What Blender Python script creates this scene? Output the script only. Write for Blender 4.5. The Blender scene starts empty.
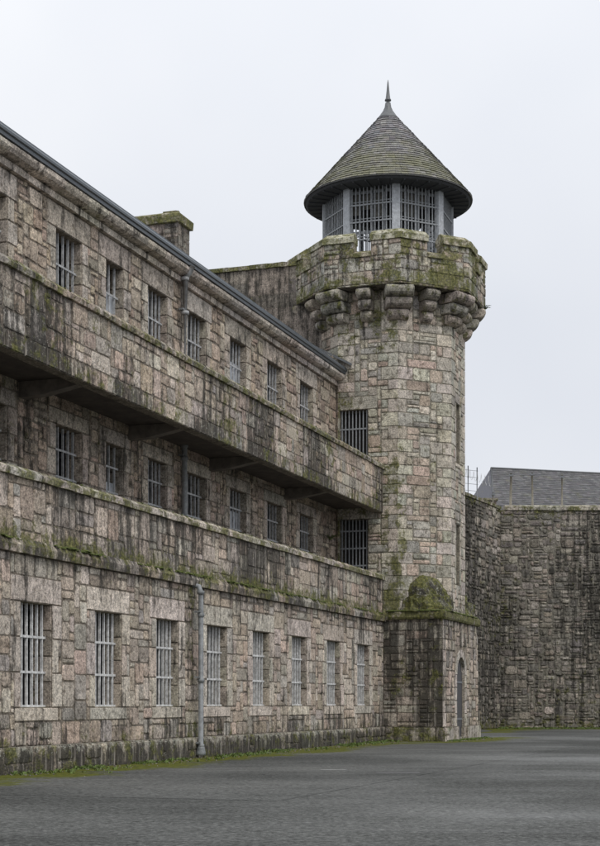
import bpy, math, random
from mathutils import Vector, Matrix, noise
R = math.radians
sc = bpy.context.scene
col = sc.collection
# ------------------------------------------------------------------ camera
cam = bpy.data.objects.new('camera', bpy.data.cameras.new('camera'))
col.objects.link(cam); sc.camera = cam
cam.location = (0, 0, 1.6); cam.rotation_euler = (R(90), 0, 0)
cam.data.sensor_fit = 'HORIZONTAL'; cam.data.sensor_width = 36
cam.data.lens = 90; cam.data.shift_y = 280/600
cam.data.clip_start = .5; cam.data.clip_end = 3000
# ------------------------------------------------------------------ light
SUN_EL, SUN_AZ = R(52), R(150)      # azimuth clockwise from +Y (the view direction): behind and right
w = bpy.data.worlds.new('World'); sc.world = w; w.use_nodes = True
wt = w.node_tree; wn = wt.nodes; wn.clear()
def N(nt, typ, **kw):
    n = nt.nodes.new(typ)
    for k, v in kw.items():
        if k[0] == '_': setattr(n, k[1:], v)
        else: n.inputs[k.replace('__', ' ')].default_value = v
    return n
def L(nt, a, b): nt.links.new(a, b)
def ramp(nt, fac, stops):
    r = nt.nodes.new('ShaderNodeValToRGB'); e = r.color_ramp.elements
    while len(e) < len(stops): e.new(.5)
    for k, (p, c) in enumerate(stops):
        e[k].position = p; e[k].color = c if len(c) == 4 else (*c, 1)
    L(nt, fac, r.inputs[0]); return r.outputs[0]
def mix(nt, fac, a, b, mode='MIX'):
    m = nt.nodes.new('ShaderNodeMix'); m.data_type = 'RGBA'; m.blend_type = mode
    for s, v in ((m.inputs[0], fac), (m.inputs[6], a), (m.inputs[7], b)):
        if isinstance(v, bpy.types.NodeSocket): L(nt, v, s)
        else: s.default_value = v if isinstance(v, (int, float)) else (*v, 1) if len(v) == 3 else v
    return m.outputs[2]
def mth(nt, op, a, b=0.0, clamp=False):
    m = nt.nodes.new('ShaderNodeMath'); m.operation = op; m.use_clamp = clamp
    for s, v in ((m.inputs[0], a), (m.inputs[1], b)):
        if isinstance(v, bpy.types.NodeSocket): L(nt, v, s)
        else: s.default_value = v
    return m.outputs[0]
sky = N(wt, 'ShaderNodeTexSky', _sky_type='NISHITA', _sun_disc=False, _sun_elevation=SUN_EL, _sun_rotation=SUN_AZ)
tc = N(wt, 'ShaderNodeTexCoord'); sp = N(wt, 'ShaderNodeSeparateXYZ'); L(wt, tc.outputs['Generated'], sp.inputs[0])
cloudgrad = ramp(wt, mth(wt, 'MAXIMUM', sp.outputs[2], 0.0), [(0, (8.8, 8.9, 9.2)), (.25, (8.4, 8.6, 9.05)), (1, (13, 13.2, 13.6))])
cn = N(wt, 'ShaderNodeTexNoise', Scale=2.2, Detail=4.0, Roughness=.5); L(wt, tc.outputs['Generated'], cn.inputs['Vector'])
cl = ramp(wt, cn.outputs['Fac'], [(.3, (.87, .89, .925)), (.7, (1.05, 1.045, 1.035))])
cloud = mix(wt, 1.0, cloudgrad, cl, 'MULTIPLY')
bg = N(wt, 'ShaderNodeBackground', Strength=.1)
L(wt, mix(wt, .97, sky.outputs[0], cloud), bg.inputs[0])
L(wt, bg.outputs[0], N(wt, 'ShaderNodeOutputWorld').inputs[0])
sun = bpy.data.objects.new('sun', bpy.data.lights.new('sun', 'SUN')); col.objects.link(sun)
sun.data.energy = 1.3; sun.data.angle = R(18); sun.data.color = (1, .96, .9)
d = Vector((math.sin(SUN_AZ)*math.cos(SUN_EL), math.cos(SUN_AZ)*math.cos(SUN_EL), math.sin(SUN_EL)))
sun.rotation_euler = d.to_track_quat('Z', 'Y').to_euler()
sc.view_settings.view_transform = 'Standard'; sc.view_settings.look = 'None'
sc.view_settings.exposure = 0.0; sc.view_settings.gamma = 1; sc.view_settings.use_curve_mapping = False
sc.render.engine = 'CYCLES'

# ------------------------------------------------------------------ mesh builder
class MB:
    def __init__(s): s.v = []; s.f = []; s.t = []; s.w = []; s.sm = []
    def add(s, pts, faces, tone=(.35, .3, .25), wx=(0, 0, 0), smooth=False):
        b = len(s.v); n = len(pts)
        s.v += [tuple(p) for p in pts]
        s.f += [tuple(b+i for i in f) for f in faces]
        s.sm += [smooth]*len(faces)
        s.t += [tone]*n
        if callable(wx): s.w += [wx(p) for p in pts]
        else: s.w += [wx]*n
        return b
    def box(s, a, b, tone=(.3, .3, .3), wx=(0, 0, 0), bev=0.0):
        x0, y0, z0 = (min(a[i], b[i]) for i in range(3)); x1, y1, z1 = (max(a[i], b[i]) for i in range(3))
        P = [(x0, y0, z0), (x1, y0, z0), (x1, y1, z0), (x0, y1, z0), (x0, y0, z1), (x1, y0, z1), (x1, y1, z1), (x0, y1, z1)]
        s.add(P, [(0, 3, 2, 1), (4, 5, 6, 7), (0, 1, 5, 4), (1, 2, 6, 5), (2, 3, 7, 6), (3, 0, 4, 7)], tone, wx)
    def obox(s, c, ax, ay, az, tone=(.3, .3, .3), wx=(0, 0, 0)):
        c = Vector(c); ax = Vector(ax); ay = Vector(ay); az = Vector(az)
        P = [c+i*ax+j*ay+k*az for k in (-1, 1) for i, j in ((-1, -1), (1, -1), (1, 1), (-1, 1))]
        s.add(P, [(0, 3, 2, 1), (4, 5, 6, 7), (0, 1, 5, 4), (1, 2, 6, 5), (2, 3, 7, 6), (3, 0, 4, 7)], tone, wx)
    def lathe(s, c, prof, n=24, tone=(.3, .3, .3), wx=(0, 0, 0), smooth=True, a0=0, capt=True):
        P = []; F = []
        for (r, z) in prof:
            for k in range(n):
                a = a0+2*math.pi*k/n; P.append((c[0]+r*math.cos(a), c[1]+r*math.sin(a), c[2]+z))
        for i in range(len(prof)-1):
            for k in range(n):
                k2 = (k+1) % n; F.append((i*n+k, i*n+k2, (i+1)*n+k2, (i+1)*n+k))
        if capt: F.append(tuple((len(prof)-1)*n+k for k in range(n))); F.append(tuple(reversed(range(n))))
        s.add(P, F, tone, wx, smooth)
    def tube(s, pts, r, n=10, tone=(.3, .3, .3), wx=(0, 0, 0)):
        pts = [Vector(p) for p in pts]; P = []; F = []; m = len(pts)
        rr = r if isinstance(r, (list, tuple)) else [r]*m
        for i, p in enumerate(pts):
            d = (pts[min(i+1, m-1)]-pts[max(i-1, 0)]).normalized()
            a = d.cross(Vector((0, 0, 1)));  a = a.normalized() if a.length > 1e-3 else Vector((1, 0, 0))
            b = d.cross(a).normalized()
            for k in range(n):
                t = 2*math.pi*k/n; P.append(p+a*math.cos(t)*rr[i]+b*math.sin(t)*rr[i])
        for i in range(m-1):
            for k in range(n): F.append((i*n+k, i*n+(k+1) % n, (i+1)*n+(k+1) % n, (i+1)*n+k))
        F.append(tuple(range(n))); F.append(tuple(reversed(range((m-1)*n, m*n))))
        s.add(P, F, tone, wx, True)
    def build(s, name, mat, parent=None):
        me = bpy.data.meshes.new(name); me.from_pydata(s.v, [], s.f)
        a = me.color_attributes.new('tone', 'FLOAT_COLOR', 'POINT')
        a.data.foreach_set('color', [x for t in s.t for x in (*t, 1.0)])
        a = me.color_attributes.new('wx', 'FLOAT_COLOR', 'POINT')
        a.data.foreach_set('color', [x for t in s.w for x in (*t, 1.0)])
        me.polygons.foreach_set('use_smooth', s.sm)
        me.materials.append(mat); me.update()
        o = bpy.data.objects.new(name, me); col.objects.link(o)
        if parent: o.parent = parent
        return o
def tag(o, label=None, cat=None, group=None, kind=None):
    for k, v in (('label', label), ('category', cat), ('group', group), ('kind', kind)):
        if v: o[k] = v
    return o
def empty(name, loc, rz=0, **kw):
    o = bpy.data.objects.new(name, None); col.objects.link(o); o.location = loc; o.rotation_euler = (0, 0, rz)
    return tag(o, **kw)

# ------------------------------------------------------------------ materials
def newmat(name):
    m = bpy.data.materials.new(name); m.use_nodes = True; nt = m.node_tree; nt.nodes.clear()
    out = N(nt, 'ShaderNodeOutputMaterial'); p = N(nt, 'ShaderNodeBsdfPrincipled'); L(nt, p.outputs[0], out.inputs[0])
    return m, nt, p
def stone_mat(name, bump=.6, lichen=.5, speck=1.0, scale=1.0):
    m, nt, p = newmat(name)
    tc = N(nt, 'ShaderNodeTexCoord'); V = tc.outputs['Object']
    tone = N(nt, 'ShaderNodeAttribute', _attribute_name='tone').outputs['Color']
    wx = N(nt, 'ShaderNodeAttribute', _attribute_name='wx'); sw = N(nt, 'ShaderNodeSeparateColor'); L(nt, wx.outputs['Color'], sw.inputs[0])
    def nz(sc_, det=4, ro=.6, vec=None):
        n = N(nt, 'ShaderNodeTexNoise', Scale=sc_*scale, Detail=float(det), Roughness=ro); L(nt, vec or V, n.inputs['Vector']); return n.outputs['Fac']
    n1 = nz(18, 3, .8); n2 = nz(1.4, 5, .6); n3 = nz(5, 4, .65); n0 = nz(34, 2, .6)
    c = mix(nt, 1.0, tone, ramp(nt, n1, [(.34, (1-.5*speck,)*3), (.5, (1, 1, 1)), (.66, (1+.5*speck, 1+.48*speck, 1+.44*speck))]), 'MULTIPLY')
    c = mix(nt, 1.0, c, ramp(nt, n0, [(.38, (.8, .8, .8)), (.6, (1.12, 1.12, 1.11))]), 'MULTIPLY')
    c = mix(nt, 1.0, c, ramp(nt, n2, [(.3, (.72, .71, .68)), (.6, (1.12, 1.1, 1.08))]), 'MULTIPLY')
    c = mix(nt, 1.0, c, ramp(nt, n3, [(.34, (.5, .48, .45)), (.45, (.96, .96, .95)), (.66, (1.25, 1.24, 1.22))]), 'MULTIPLY')
    # dark run-down stains
    mp = N(nt, 'ShaderNodeMapping'); mp.inputs['Scale'].default_value = (3.6, 3.6, .36); L(nt, V, mp.inputs[0])
    st = nz(1.0, 5, .7, mp.outputs[0]); st2 = nz(3.2, 5, .7)
    f = mth(nt, 'ADD', mth(nt, 'ADD', mth(nt, 'MULTIPLY', st, 2.6), mth(nt, 'MULTIPLY', st2, 1.3)), mth(nt, 'MULTIPLY', sw.outputs[1], 1.0))
    f = ramp(nt, mth(nt, 'SUBTRACT', f, 2.22), [(.0, (0, 0, 0)), (.38, (1, 1, 1))])
    c = mix(nt, mth(nt, 'MULTIPLY', f, .86), c, (.028, .026, .022))
    # pale lime runs where water drips
    mp2 = N(nt, 'ShaderNodeMapping'); mp2.inputs['Scale'].default_value = (5.5, 5.5, .3); mp2.inputs['Location'].default_value = (3, 7, 1); L(nt, V, mp2.inputs[0])
    lr = ramp(nt, nz(1.0, 4, .65, mp2.outputs[0]), [(.56, (0, 0, 0)), (.66, (1, 1, 1))])
    c = mix(nt, mth(nt, 'MULTIPLY', mth(nt, 'MULTIPLY', lr, .75), mth(nt, 'MINIMUM', sw.outputs[1], 1.0)), c, (.46, .42, .37))
    # pale lichen
    lv = nz(10, 4, .75); lf = ramp(nt, mth(nt, 'ADD', lv, mth(nt, 'MULTIPLY', sw.outputs[2], .2)), [(.66, (0, 0, 0)), (.72, (1, 1, 1))])
    c = mix(nt, mth(nt, 'MULTIPLY', lf, lichen), c, (.55, .55, .47))
    # moss
    mo = mth(nt, 'ADD', mth(nt, 'MULTIPLY', nz(2.3, 6, .72), 2.6), mth(nt, 'MULTIPLY', sw.outputs[0], 1.1))
    mf = ramp(nt, mth(nt, 'SUBTRACT', mo, 1.68), [(.0, (0, 0, 0)), (.3, (1, 1, 1))])
    mc = ramp(nt, nz(11, 3, .7), [(.3, (.03, .034, .014)), (.5, (.1, .104, .028)), (.68, (.26, .25, .085))])
    c = mix(nt, mth(nt, 'MULTIPLY', mf, .85), c, mc)
    L(nt, c, p.inputs['Base Color']); p.inputs['Roughness'].default_value = .9; p.inputs['Specular IOR Level'].default_value = .25
    b = N(nt, 'ShaderNodeBump', Strength=bump, Distance=.05)
    h = mth(nt, 'ADD', mth(nt, 'MULTIPLY', n1, .8), mth(nt, 'ADD', n3, mth(nt, 'MULTIPLY', mf, .5)))
    L(nt, h, b.inputs['Height']); L(nt, b.outputs[0], p.inputs['Normal'])
    return m
M_stone = stone_mat('weathered_stone')
M_granite = stone_mat('dressed_granite', bump=.3, lichen=.3)
M_rubble = stone_mat('rubble_stone', bump=.9, lichen=.6)
def simple(name, colr, rough=.5, metal=0.0, nscale=8.0, var=.25, bump=.1, use_tone=False, spec=.5):
    m, nt, p = newmat(name)
    tc = N(nt, 'ShaderNodeTexCoord')
    n = N(nt, 'ShaderNodeTexNoise', Scale=nscale, Detail=5.0, Roughness=.65); L(nt, tc.outputs['Object'], n.inputs['Vector'])
    base = N(nt, 'ShaderNodeAttribute', _attribute_name='tone').outputs['Color'] if use_tone else colr
    c = mix(nt, 1.0, base, ramp(nt, n.outputs['Fac'], [(.3, (1-var,)*3), (.7, (1+var,)*3)]), 'MULTIPLY')
    L(nt, c, p.inputs['Base Color']); p.inputs['Metallic'].default_value = metal; p.inputs['Specular IOR Level'].default_value = spec
    L(nt, ramp(nt, n.outputs['Fac'], [(.3, (rough-.1,)*3), (.7, (min(1, rough+.15),)*3)]), p.inputs['Roughness'])
    b = N(nt, 'ShaderNodeBump', Strength=bump, Distance=.02); L(nt, n.outputs['Fac'], b.inputs['Height']); L(nt, b.outputs[0], p.inputs['Normal'])
    return m
M_bars = simple('painted_iron', (.58, .58, .575), .6, 0, 9, .45)
M_bars2 = simple('dull_iron', (.4, .405, .41), .6, 0, 9, .5)
M_darkbars = simple('grey_iron', (.16, .168, .18), .6, 0, 14, .35)
M_lanbar = simple('lantern_iron', (.27, .285, .3), .6, 0, 14, .35)
M_post = simple('blue_grey_paint', (.42, .44, .465), .6, 0, 10, .3)
M_lead = simple('lead', (.13, .135, .14), .5, .2, 6, .3)
M_gutter = simple('gutter_paint', (.085, .1, .115), .35, 0, 5, .3)
M_pipe = simple('pipe_grey', (.2, .21, .215), .5, 0, 6, .45)
M_pane = simple('dusty_glass', (.009, .01, .012), .4, 0, 3, .5, .02, spec=.25)
M_sash = simple('dark_sash', (.028, .03, .034), .6, 0, 6, .3)
M_panel = simple('pale_panel', (.5, .53, .57), .5, 0, 5, .3)
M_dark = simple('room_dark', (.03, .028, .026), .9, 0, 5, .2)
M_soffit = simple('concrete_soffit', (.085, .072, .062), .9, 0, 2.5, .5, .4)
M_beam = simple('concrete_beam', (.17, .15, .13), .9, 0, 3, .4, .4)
M_door = simple('door_paint', (.06, .06, .065), .5, 0, 9, .3)
M_gloom = simple('gloom_brown', (.13, .125, .11), .9, 0, 5, .5)  # for the panels added to darken the lantern interior
M_wood = simple('old_wood', (.22, .2, .16), .9, 0, 12, .4, .5)
M_slate = None
def slate_mat():
    m, nt, p = newmat('slate')
    tc = N(nt, 'ShaderNodeTexCoord'); V = tc.outputs['Object']
    tone = N(nt, 'ShaderNodeAttribute', _attribute_name='tone').outputs['Color']
    wx = N(nt, 'ShaderNodeAttribute', _attribute_name='wx'); sw = N(nt, 'ShaderNodeSeparateColor'); L(nt, wx.outputs['Color'], sw.inputs[0])
    n = N(nt, 'ShaderNodeTexNoise', Scale=14.0, Detail=4.0, Roughness=.7); L(nt, V, n.inputs['Vector'])
    n2 = N(nt, 'ShaderNodeTexNoise', Scale=1.3, Detail=5.0, Roughness=.7); L(nt, V, n2.inputs['Vector'])
    c = mix(nt, 1.0, tone, ramp(nt, n.outputs['Fac'], [(.3, (.65,)*3), (.7, (1.35,)*3)]), 'MULTIPLY')
    f = ramp(nt, mth(nt, 'ADD', n2.outputs['Fac'], mth(nt, 'MULTIPLY', sw.outputs[0], .45)), [(.55, (0, 0, 0)), (.85, (1, 1, 1))])
    c = mix(nt, mth(nt, 'MULTIPLY', f, .8), c, ramp(nt, n.outputs['Fac'], [(.35, (.1, .1, .06)), (.65, (.235, .23, .12))]))
    L(nt, c, p.inputs['Base Color']); p.inputs['Roughness'].default_value = .6
    b = N(nt, 'ShaderNodeBump', Strength=.4, Distance=.02); L(nt, n.outputs['Fac'], b.inputs['Height']); L(nt, b.outputs[0], p.inputs['Normal'])
    return m
M_slate = slate_mat()
def ground_mat():
    m, nt, p = newmat('asphalt')
    tc = N(nt, 'ShaderNodeTexCoord'); V = tc.outputs['Object']
    wx = N(nt, 'ShaderNodeAttribute', _attribute_name='wx'); sw = N(nt, 'ShaderNodeSeparateColor'); L(nt, wx.outputs['Color'], sw.inputs[0])
    def nz(s_, d_=4., r_=.6, vec=None):
        n = N(nt, 'ShaderNodeTexNoise', Scale=s_, Detail=d_, Roughness=r_); L(nt, vec or V, n.inputs['Vector']); return n.outputs['Fac']
    a, b_, c_ = nz(13, 4., .9), nz(.13, 3., .5), nz(6.5, 4., .8)
    mp = N(nt, 'ShaderNodeMapping'); mp.inputs['Rotation'].default_value = (0, 0, R(20)); mp.inputs['Scale'].default_value = (.3, .8, 1); L(nt, V, mp.inputs[0])
    dd = nz(1.2, 4., .6, mp.outputs[0])
    c = mix(nt, 1.0, (.08, .082, .078), ramp(nt, a, [(.36, (.45,)*3), (.64, (1.7,)*3)]), 'MULTIPLY')
    c = mix(nt, 1.0, c, ramp(nt, b_, [(.35, (.72,)*3), (.65, (1.35,)*3)]), 'MULTIPLY')
    c = mix(nt, 1.0, c, ramp(nt, c_, [(.35, (.55,)*3), (.65, (1.4,)*3)]), 'MULTIPLY')
    vo = N(nt, 'ShaderNodeTexVoronoi', _feature='DISTANCE_TO_EDGE', Scale=.33); 
    wv = N(nt, 'ShaderNodeVectorMath', _operation='ADD'); nn = N(nt, 'ShaderNodeTexNoise', Scale=1.5, Detail=4.0); L(nt, V, nn.inputs['Vector']); L(nt, V, wv.inputs[0]); L(nt, nn.outputs['Color'], wv.inputs[1]); L(nt, wv.outputs[0], vo.inputs['Vector'])
    c = mix(nt, mth(nt, 'MULTIPLY', ramp(nt, vo.outputs['Distance'], [(.0, (1, 1, 1)), (.012, (0, 0, 0))]), .45), c, (.03, .03, .03))
    mo = mth(nt, 'ADD', mth(nt, 'MULTIPLY', nz(1.1, 6., .75), 2.2), mth(nt, 'MULTIPLY', sw.outputs[0], 1.3))
    mf = ramp(nt, mth(nt, 'SUBTRACT', mo, 1.75), [(.0, (0, 0, 0)), (.35, (1, 1, 1))])
    mc = ramp(nt, nz(6, 4., .7), [(.3, (.045, .05, .015)), (.5, (.1, .11, .02)), (.72, (.19, .19, .04))])
    c = mix(nt, mth(nt, 'MULTIPLY', mf, .9), c, mc)
    L(nt, c, p.inputs['Base Color'])
    ro = mix(nt, mf, ramp(nt, mth(nt, 'ADD', mth(nt, 'MULTIPLY', b_, .7), mth(nt, 'MULTIPLY', dd, .3)), [(.42, (.9,)*3), (.6, (.5,)*3)]), (1, 1, 1))
    L(nt, ro, p.inputs['Roughness']); wet = ramp(nt, mth(nt, 'ADD', mth(nt, 'MULTIPLY', dd, .5), mth(nt, 'MULTIPLY', b_, .5)), [(.44, (.14,)*3), (.62, (.36,)*3)]); L(nt, mth(nt, 'MULTIPLY', wet, mth(nt, 'SUBTRACT', 1.0, mth(nt, 'MULTIPLY', mf, .9))), p.inputs['Specular IOR Level'])
    bm = N(nt, 'ShaderNodeBump', Strength=.5, Distance=.02); L(nt, mth(nt, 'ADD', a, mth(nt, 'MULTIPLY', mf, 1.0)), bm.inputs['Height']); L(nt, bm.outputs[0], p.inputs['Normal'])
    return m
M_asph = ground_mat()

# ------------------------------------------------------------------ masonry
rnd = random.Random(7); GAIN = 1.27; IRR = 1.0
PAL_A = [(.36, .30, .25), (.33, .29, .26), (.38, .33, .28), (.30, .25, .205), (.40, .36, .31), (.36, .285, .235), (.27, .25, .225), (.38, .295, .25), (.31, .29, .27)]
PAL_B = [(.34, .27, .21), (.37, .30, .24), (.31, .245, .20), (.39, .33, .27), (.37, .27, .22), (.29, .25, .21)]
PAL_T = [(.35, .335, .28), (.31, .305, .265), (.41, .39, .325), (.36, .28, .235), (.27, .27, .25), (.33, .31, .24), (.38, .31, .26), (.33, .335, .30)]
PAL_G = [(.42, .385, .345), (.38, .355, .325), (.44, .40, .355), (.40, .355, .31)]
PAL_R = [(.13, .125, .11), (.19, .175, .155), (.24, .22, .195), (.15, .14, .13), (.22, .19, .165), (.29, .27, .24), (.17, .16, .155), (.25, .215, .185)]
def jit(c, a=.22):
    k = (1+rnd.uniform(-a, a))*GAIN; g_ = sum(c)/3; c = (g_*1.08+(c[0]-g_*1.08)*.62, g_*.99+(c[1]-g_*.99)*.55, g_*.88+(c[2]-g_*.865)*.75); return tuple(max(.01, x*k*(1+rnd.uniform(-.03, .03))) for x in c)
class Fr:
    def __init__(s, o, u, n): s.o = Vector(o); s.u = Vector(u).normalized(); s.n = Vector(n).normalized()
    def p(s, u, v, d=0.0): return s.o+s.u*u+Vector((0, 0, v))+s.n*d
def subdiv(fixed, step):
    fixed = sorted(set(round(x, 4) for x in fixed)); out = [fixed[0]]
    for a, b in zip(fixed, fixed[1:]):
        n = max(1, round((b-a)/step))
        for k in range(1, n):
            out.append(a+(b-a)*(k+rnd.uniform(-.22, .22))/n)
        out.append(b)
    return out
def stone(mb, fr, q, h, gap, tone, wx, rough=True, ml=0, mr=0):
    """q = 4 corners (u,v) ccw from lower left; a chamfered, slightly pillowed block"""
    cu = sum(a for a, b in q)/4; cv = sum(b for a, b in q)/4
    wd = min(abs(q[1][0]-q[0][0]), abs(q[3][1]-q[0][1]))
    if wd < .035: return
    def ins(pt, g): 
        return (pt[0]+(g if pt[0] < cu else -g), pt[1]+(g if pt[1] < cv else -g))
    g1 = min(gap/2, wd*.2); ch = min(h*.8, wd*.2)
    ring = []
    q1 = [ins(pt, g1) for pt in q]
    if ml: q1[0] = (q[0][0], q1[0][1]); q1[3] = (q[3][0], q1[3][1])
    if mr: q1[1] = (q[1][0], q1[1][1]); q1[2] = (q[2][0], q1[2][1])
    if rough:
        r = min(.16*wd, .07)*IRR
        for k in range(4):
            a, b = q1[k], q1[(k+1) % 4]; Ln = math.hypot(b[0]-a[0], b[1]-a[1])+1e-6
            t = r/Ln*rnd.uniform(.5, 1.3)
            edge = (ml and k == 3) or (mr and k == 1)
            if edge: t = .01
            mj = 0 if edge else rnd.uniform(-.014, .010)*IRR
            nx, ny = (b[1]-a[1])/Ln, -(b[0]-a[0])/Ln
            ring.append((a[0]+(b[0]-a[0])*t, a[1]+(b[1]-a[1])*t))
            m = rnd.uniform(.35, .65)
            ring.append((a[0]+(b[0]-a[0])*m+nx*mj, a[1]+(b[1]-a[1])*m+ny*mj))
            ring.append((b[0]-(b[0]-a[0])*t, b[1]-(b[1]-a[1])*t))
    else: ring = q1
    P = [fr.p(u, v, -.015) for u, v in ring]; n = len(ring)
    lu0 = min(a for a, b in q1); lu1 = max(a for a, b in q1)
    for u, v in ring:
        du = u-cu; dv = v-cv
        sx = max(.3, 1-ch/(abs(lu1-lu0)/2)); hv = abs(q1[3][1]-q1[0][1])/2; sy = max(.3, 1-ch/hv)
        uu = cu+du*sx; hh = h*(rnd.uniform(.7, 1) if rough else 1)
        if ml and u < lu0+.02: uu = lu0-h*ml; hh = h
        if mr and u > lu1-.02: uu = lu1+h*mr; hh = h
        P.append(fr.p(uu, cv+dv*sy, hh))
    F = [(k, (k+1) % n, n+(k+1) % n, n+k) for k in range(n)]
    if rough:
        P.append(fr.p(cu+rnd.uniform(-.1, .1)*wd, cv+rnd.uniform(-.1, .1)*wd, h*rnd.uniform(1.0, 1.25)))
        F += [(n+k, n+(k+1) % n, 2*n) for k in range(n)]
    else: F.append(tuple(n+k for k in range(n)))
    b0 = len(mb.v); mb.add(P, F, tone, wx)
    for k in range(n):
        a = mb.w[b0+k]; mb.w[b0+k] = (a[0]+.05, a[1]+.3, 0)
        a = mb.w[b0+n+k]; mb.w[b0+n+k] = (a[0]+.02, a[1]+.1, a[2]+.1)
def wall(mb, fr, u0, u1, v0, v1, holes=(), dressed=(), pal=PAL_A, mortar=(.2, .175, .15), cu=.2, cv=.15, gap=.03, prot=(.012, .04),
         wxf=None, ml=0, mr=0, backing=True, big=.5, jitter=.03, dpal=PAL_G, courses=False):
    W = wxf or (lambda u, v: (0, 0, 0))
    def wfun(p):
        p = Vector(p); return W((p-fr.o).dot(fr.u), p.z-fr.o.z)
    if backing:
        us = subdiv([u0, u1]+[x for h in holes for x in h[:2] if u0 < x < u1], 1.0); vs = subdiv([v0, v1]+[x for h in holes for x in h[2:4] if v0 < x < v1], .6)
        for i in range(len(us)-1):
            for j in range(len(vs)-1):
                mu = (us[i]+us[i+1])/2; mv = (vs[j]+vs[j+1])/2
                if any(h[0] < mu < h[1] and h[2] < mv < h[3] for h in holes): continue
                mb.add([fr.p(us[i], vs[j]), fr.p(us[i+1], vs[j]), fr.p(us[i+1], vs[j+1]), fr.p(us[i], vs[j+1])], [(0, 1, 2, 3)], mortar, wfun)
    for dblk in dressed:
        a, b, c, e = dblk[:4]
        tone = jit(rnd.choice(dpal), .13)
        stone(mb, fr, [(a, c), (b, c), (b, e), (a, e)], .022, .016, tone, wfun, False, ml if abs(a-u0) < .001 else 0, mr if abs(b-u1) < .001 else 0)
    ex = list(holes)+[d_[:4] for d_ in dressed]
    US = subdiv([u0, u1]+[x for h in ex for x in h[:2] if u0 < x < u1], cu)
    VS = subdiv([v0, v1]+[x for h in holes for x in h[2:4] if v0 < x < v1]+[x for h in dressed for x in h[2:4] if v0 < x < v1], cv)
    nu, nv = len(US)-1, len(VS)-1
    occ = [[any(h[0]-1e-3 < (US[i]+US[i+1])/2 < h[1]+1e-3 and h[2]-1e-3 < (VS[j]+VS[j+1])/2 < h[3]+1e-3 for h in ex) for i in range(nu)] for j in range(nv)]
    J = {}
    def bd(i, j):
        cells = [(jj, ii) for jj in (j-1, j) for ii in (i-1, i)]
        return any(not (0 <= jj < nv and 0 <= ii < nu) or occ0[jj][ii] for jj, ii in cells)
    occ0 = [r[:] for r in occ]
    def gp(i, j):
        if (i, j) not in J:
            J[(i, j)] = (US[i], VS[j]) if bd(i, j) else (US[i]+rnd.uniform(-jitter, jitter), VS[j]+rnd.uniform(-jitter*.5, jitter*.5))
        return J[(i, j)]
    for j in range(nv):
        for i in range(nu):
            if occ[j][i]: continue
            r = rnd.random()
            if r < big: mw, mh = rnd.choice([(3, 2), (2, 2), (4, 2), (3, 3), (2, 3), (3, 2)])
            else: mw, mh = rnd.choice([(2, 1), (1, 1), (2, 1), (1, 2), (1, 2), (3, 1)])
            wq = 1
            while wq < mw and i+wq < nu and not occ[j][i+wq]: wq += 1
            hq = 1
            while hq < mh and j+hq < nv and all(not occ[j+hq][i+k] for k in range(wq)): hq += 1
            for jj in range(j, j+hq):
                for ii in range(i, i+wq): occ[jj][ii] = True
            q = [gp(i, j), gp(i+wq, j), gp(i+wq, j+hq), gp(i, j+hq)]
            stone(mb, fr, q, rnd.uniform(*prot), gap*rnd.uniform(.7, 1.3), jit(rnd.choice(pal)), wfun, True,
                  ml if i == 0 else 0, mr if i+wq == nu else 0)
def sweep(mb, path, norms, prof, tone, wx=(0, 0, 0), closed=False, caps=True, smooth=False):
    n = len(prof); P = []; F = []
    for (x, y), (nx, ny) in zip(path, norms):
        for o, z in prof: P.append((x+nx*o, y+ny*o, z))
    m = len(path)
    for i in range(m if closed else m-1):
        i2 = (i+1) % m
        for k in range(n-1): F.append((i*n+k, i2*n+k, i2*n+k+1, i*n+k+1))
    if caps and not closed:
        F.append(tuple(range(n))); F.append(tuple(reversed(range((m-1)*n, m*n))))
    mb.add(P, F, tone, wx, smooth)
def coping(mb, a, b, nrm, prof, seg, pal, wx, j=.012, gap=.012):
    """row of coping or string-course blocks between plan points a and b; prof = (offset, z) outline"""
    a = Vector(a); b = Vector(b); Ln = (b-a).length; k = max(1, round(Ln/seg)); cuts = [0]+[(i+rnd.uniform(-.25, .25))/k for i in range(1, k)]+[1]
    for t0, t1 in zip(cuts, cuts[1:]):
        oo = rnd.uniform(-j, j); zz = rnd.uniform(-j, j)*.6
        p0 = a.lerp(b, t0)+(b-a)/Ln*gap*.5; p1 = a.lerp(b, t1)-(b-a)/Ln*gap*.5
        ns = max(1, round((p1-p0).length/.45)); path = [p0.lerp(p1, q/ns) for q in range(ns+1)]
        pr = prof; P = []; F = []; n = len(pr); tone = jit(rnd.choice(pal), .12)
        for qi, pt in enumerate(path):
            for (o, z) in pr:
                e = .0 if o <= 0 else rnd.uniform(-.012, .012)
                P.append((pt.x+nrm[0]*(o+oo+e), pt.y+nrm[1]*(o+oo+e), z+zz+(rnd.uniform(-.01, .01) if o > 0 else 0)))
        for i in range(len(path)-1):
            for q in range(n-1): F.append((i*n+q, (i+1)*n+q, (i+1)*n+q+1, i*n+q+1))
        F.append(tuple(range(n))); F.append(tuple(reversed(range((len(path)-1)*n, len(path)*n))))
        mb.add(P, F, tone, wx)
def sm(x, a, b):
    t = max(0, min(1, (x-a)/(b-a))); return t*t*(3-2*t)

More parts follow.
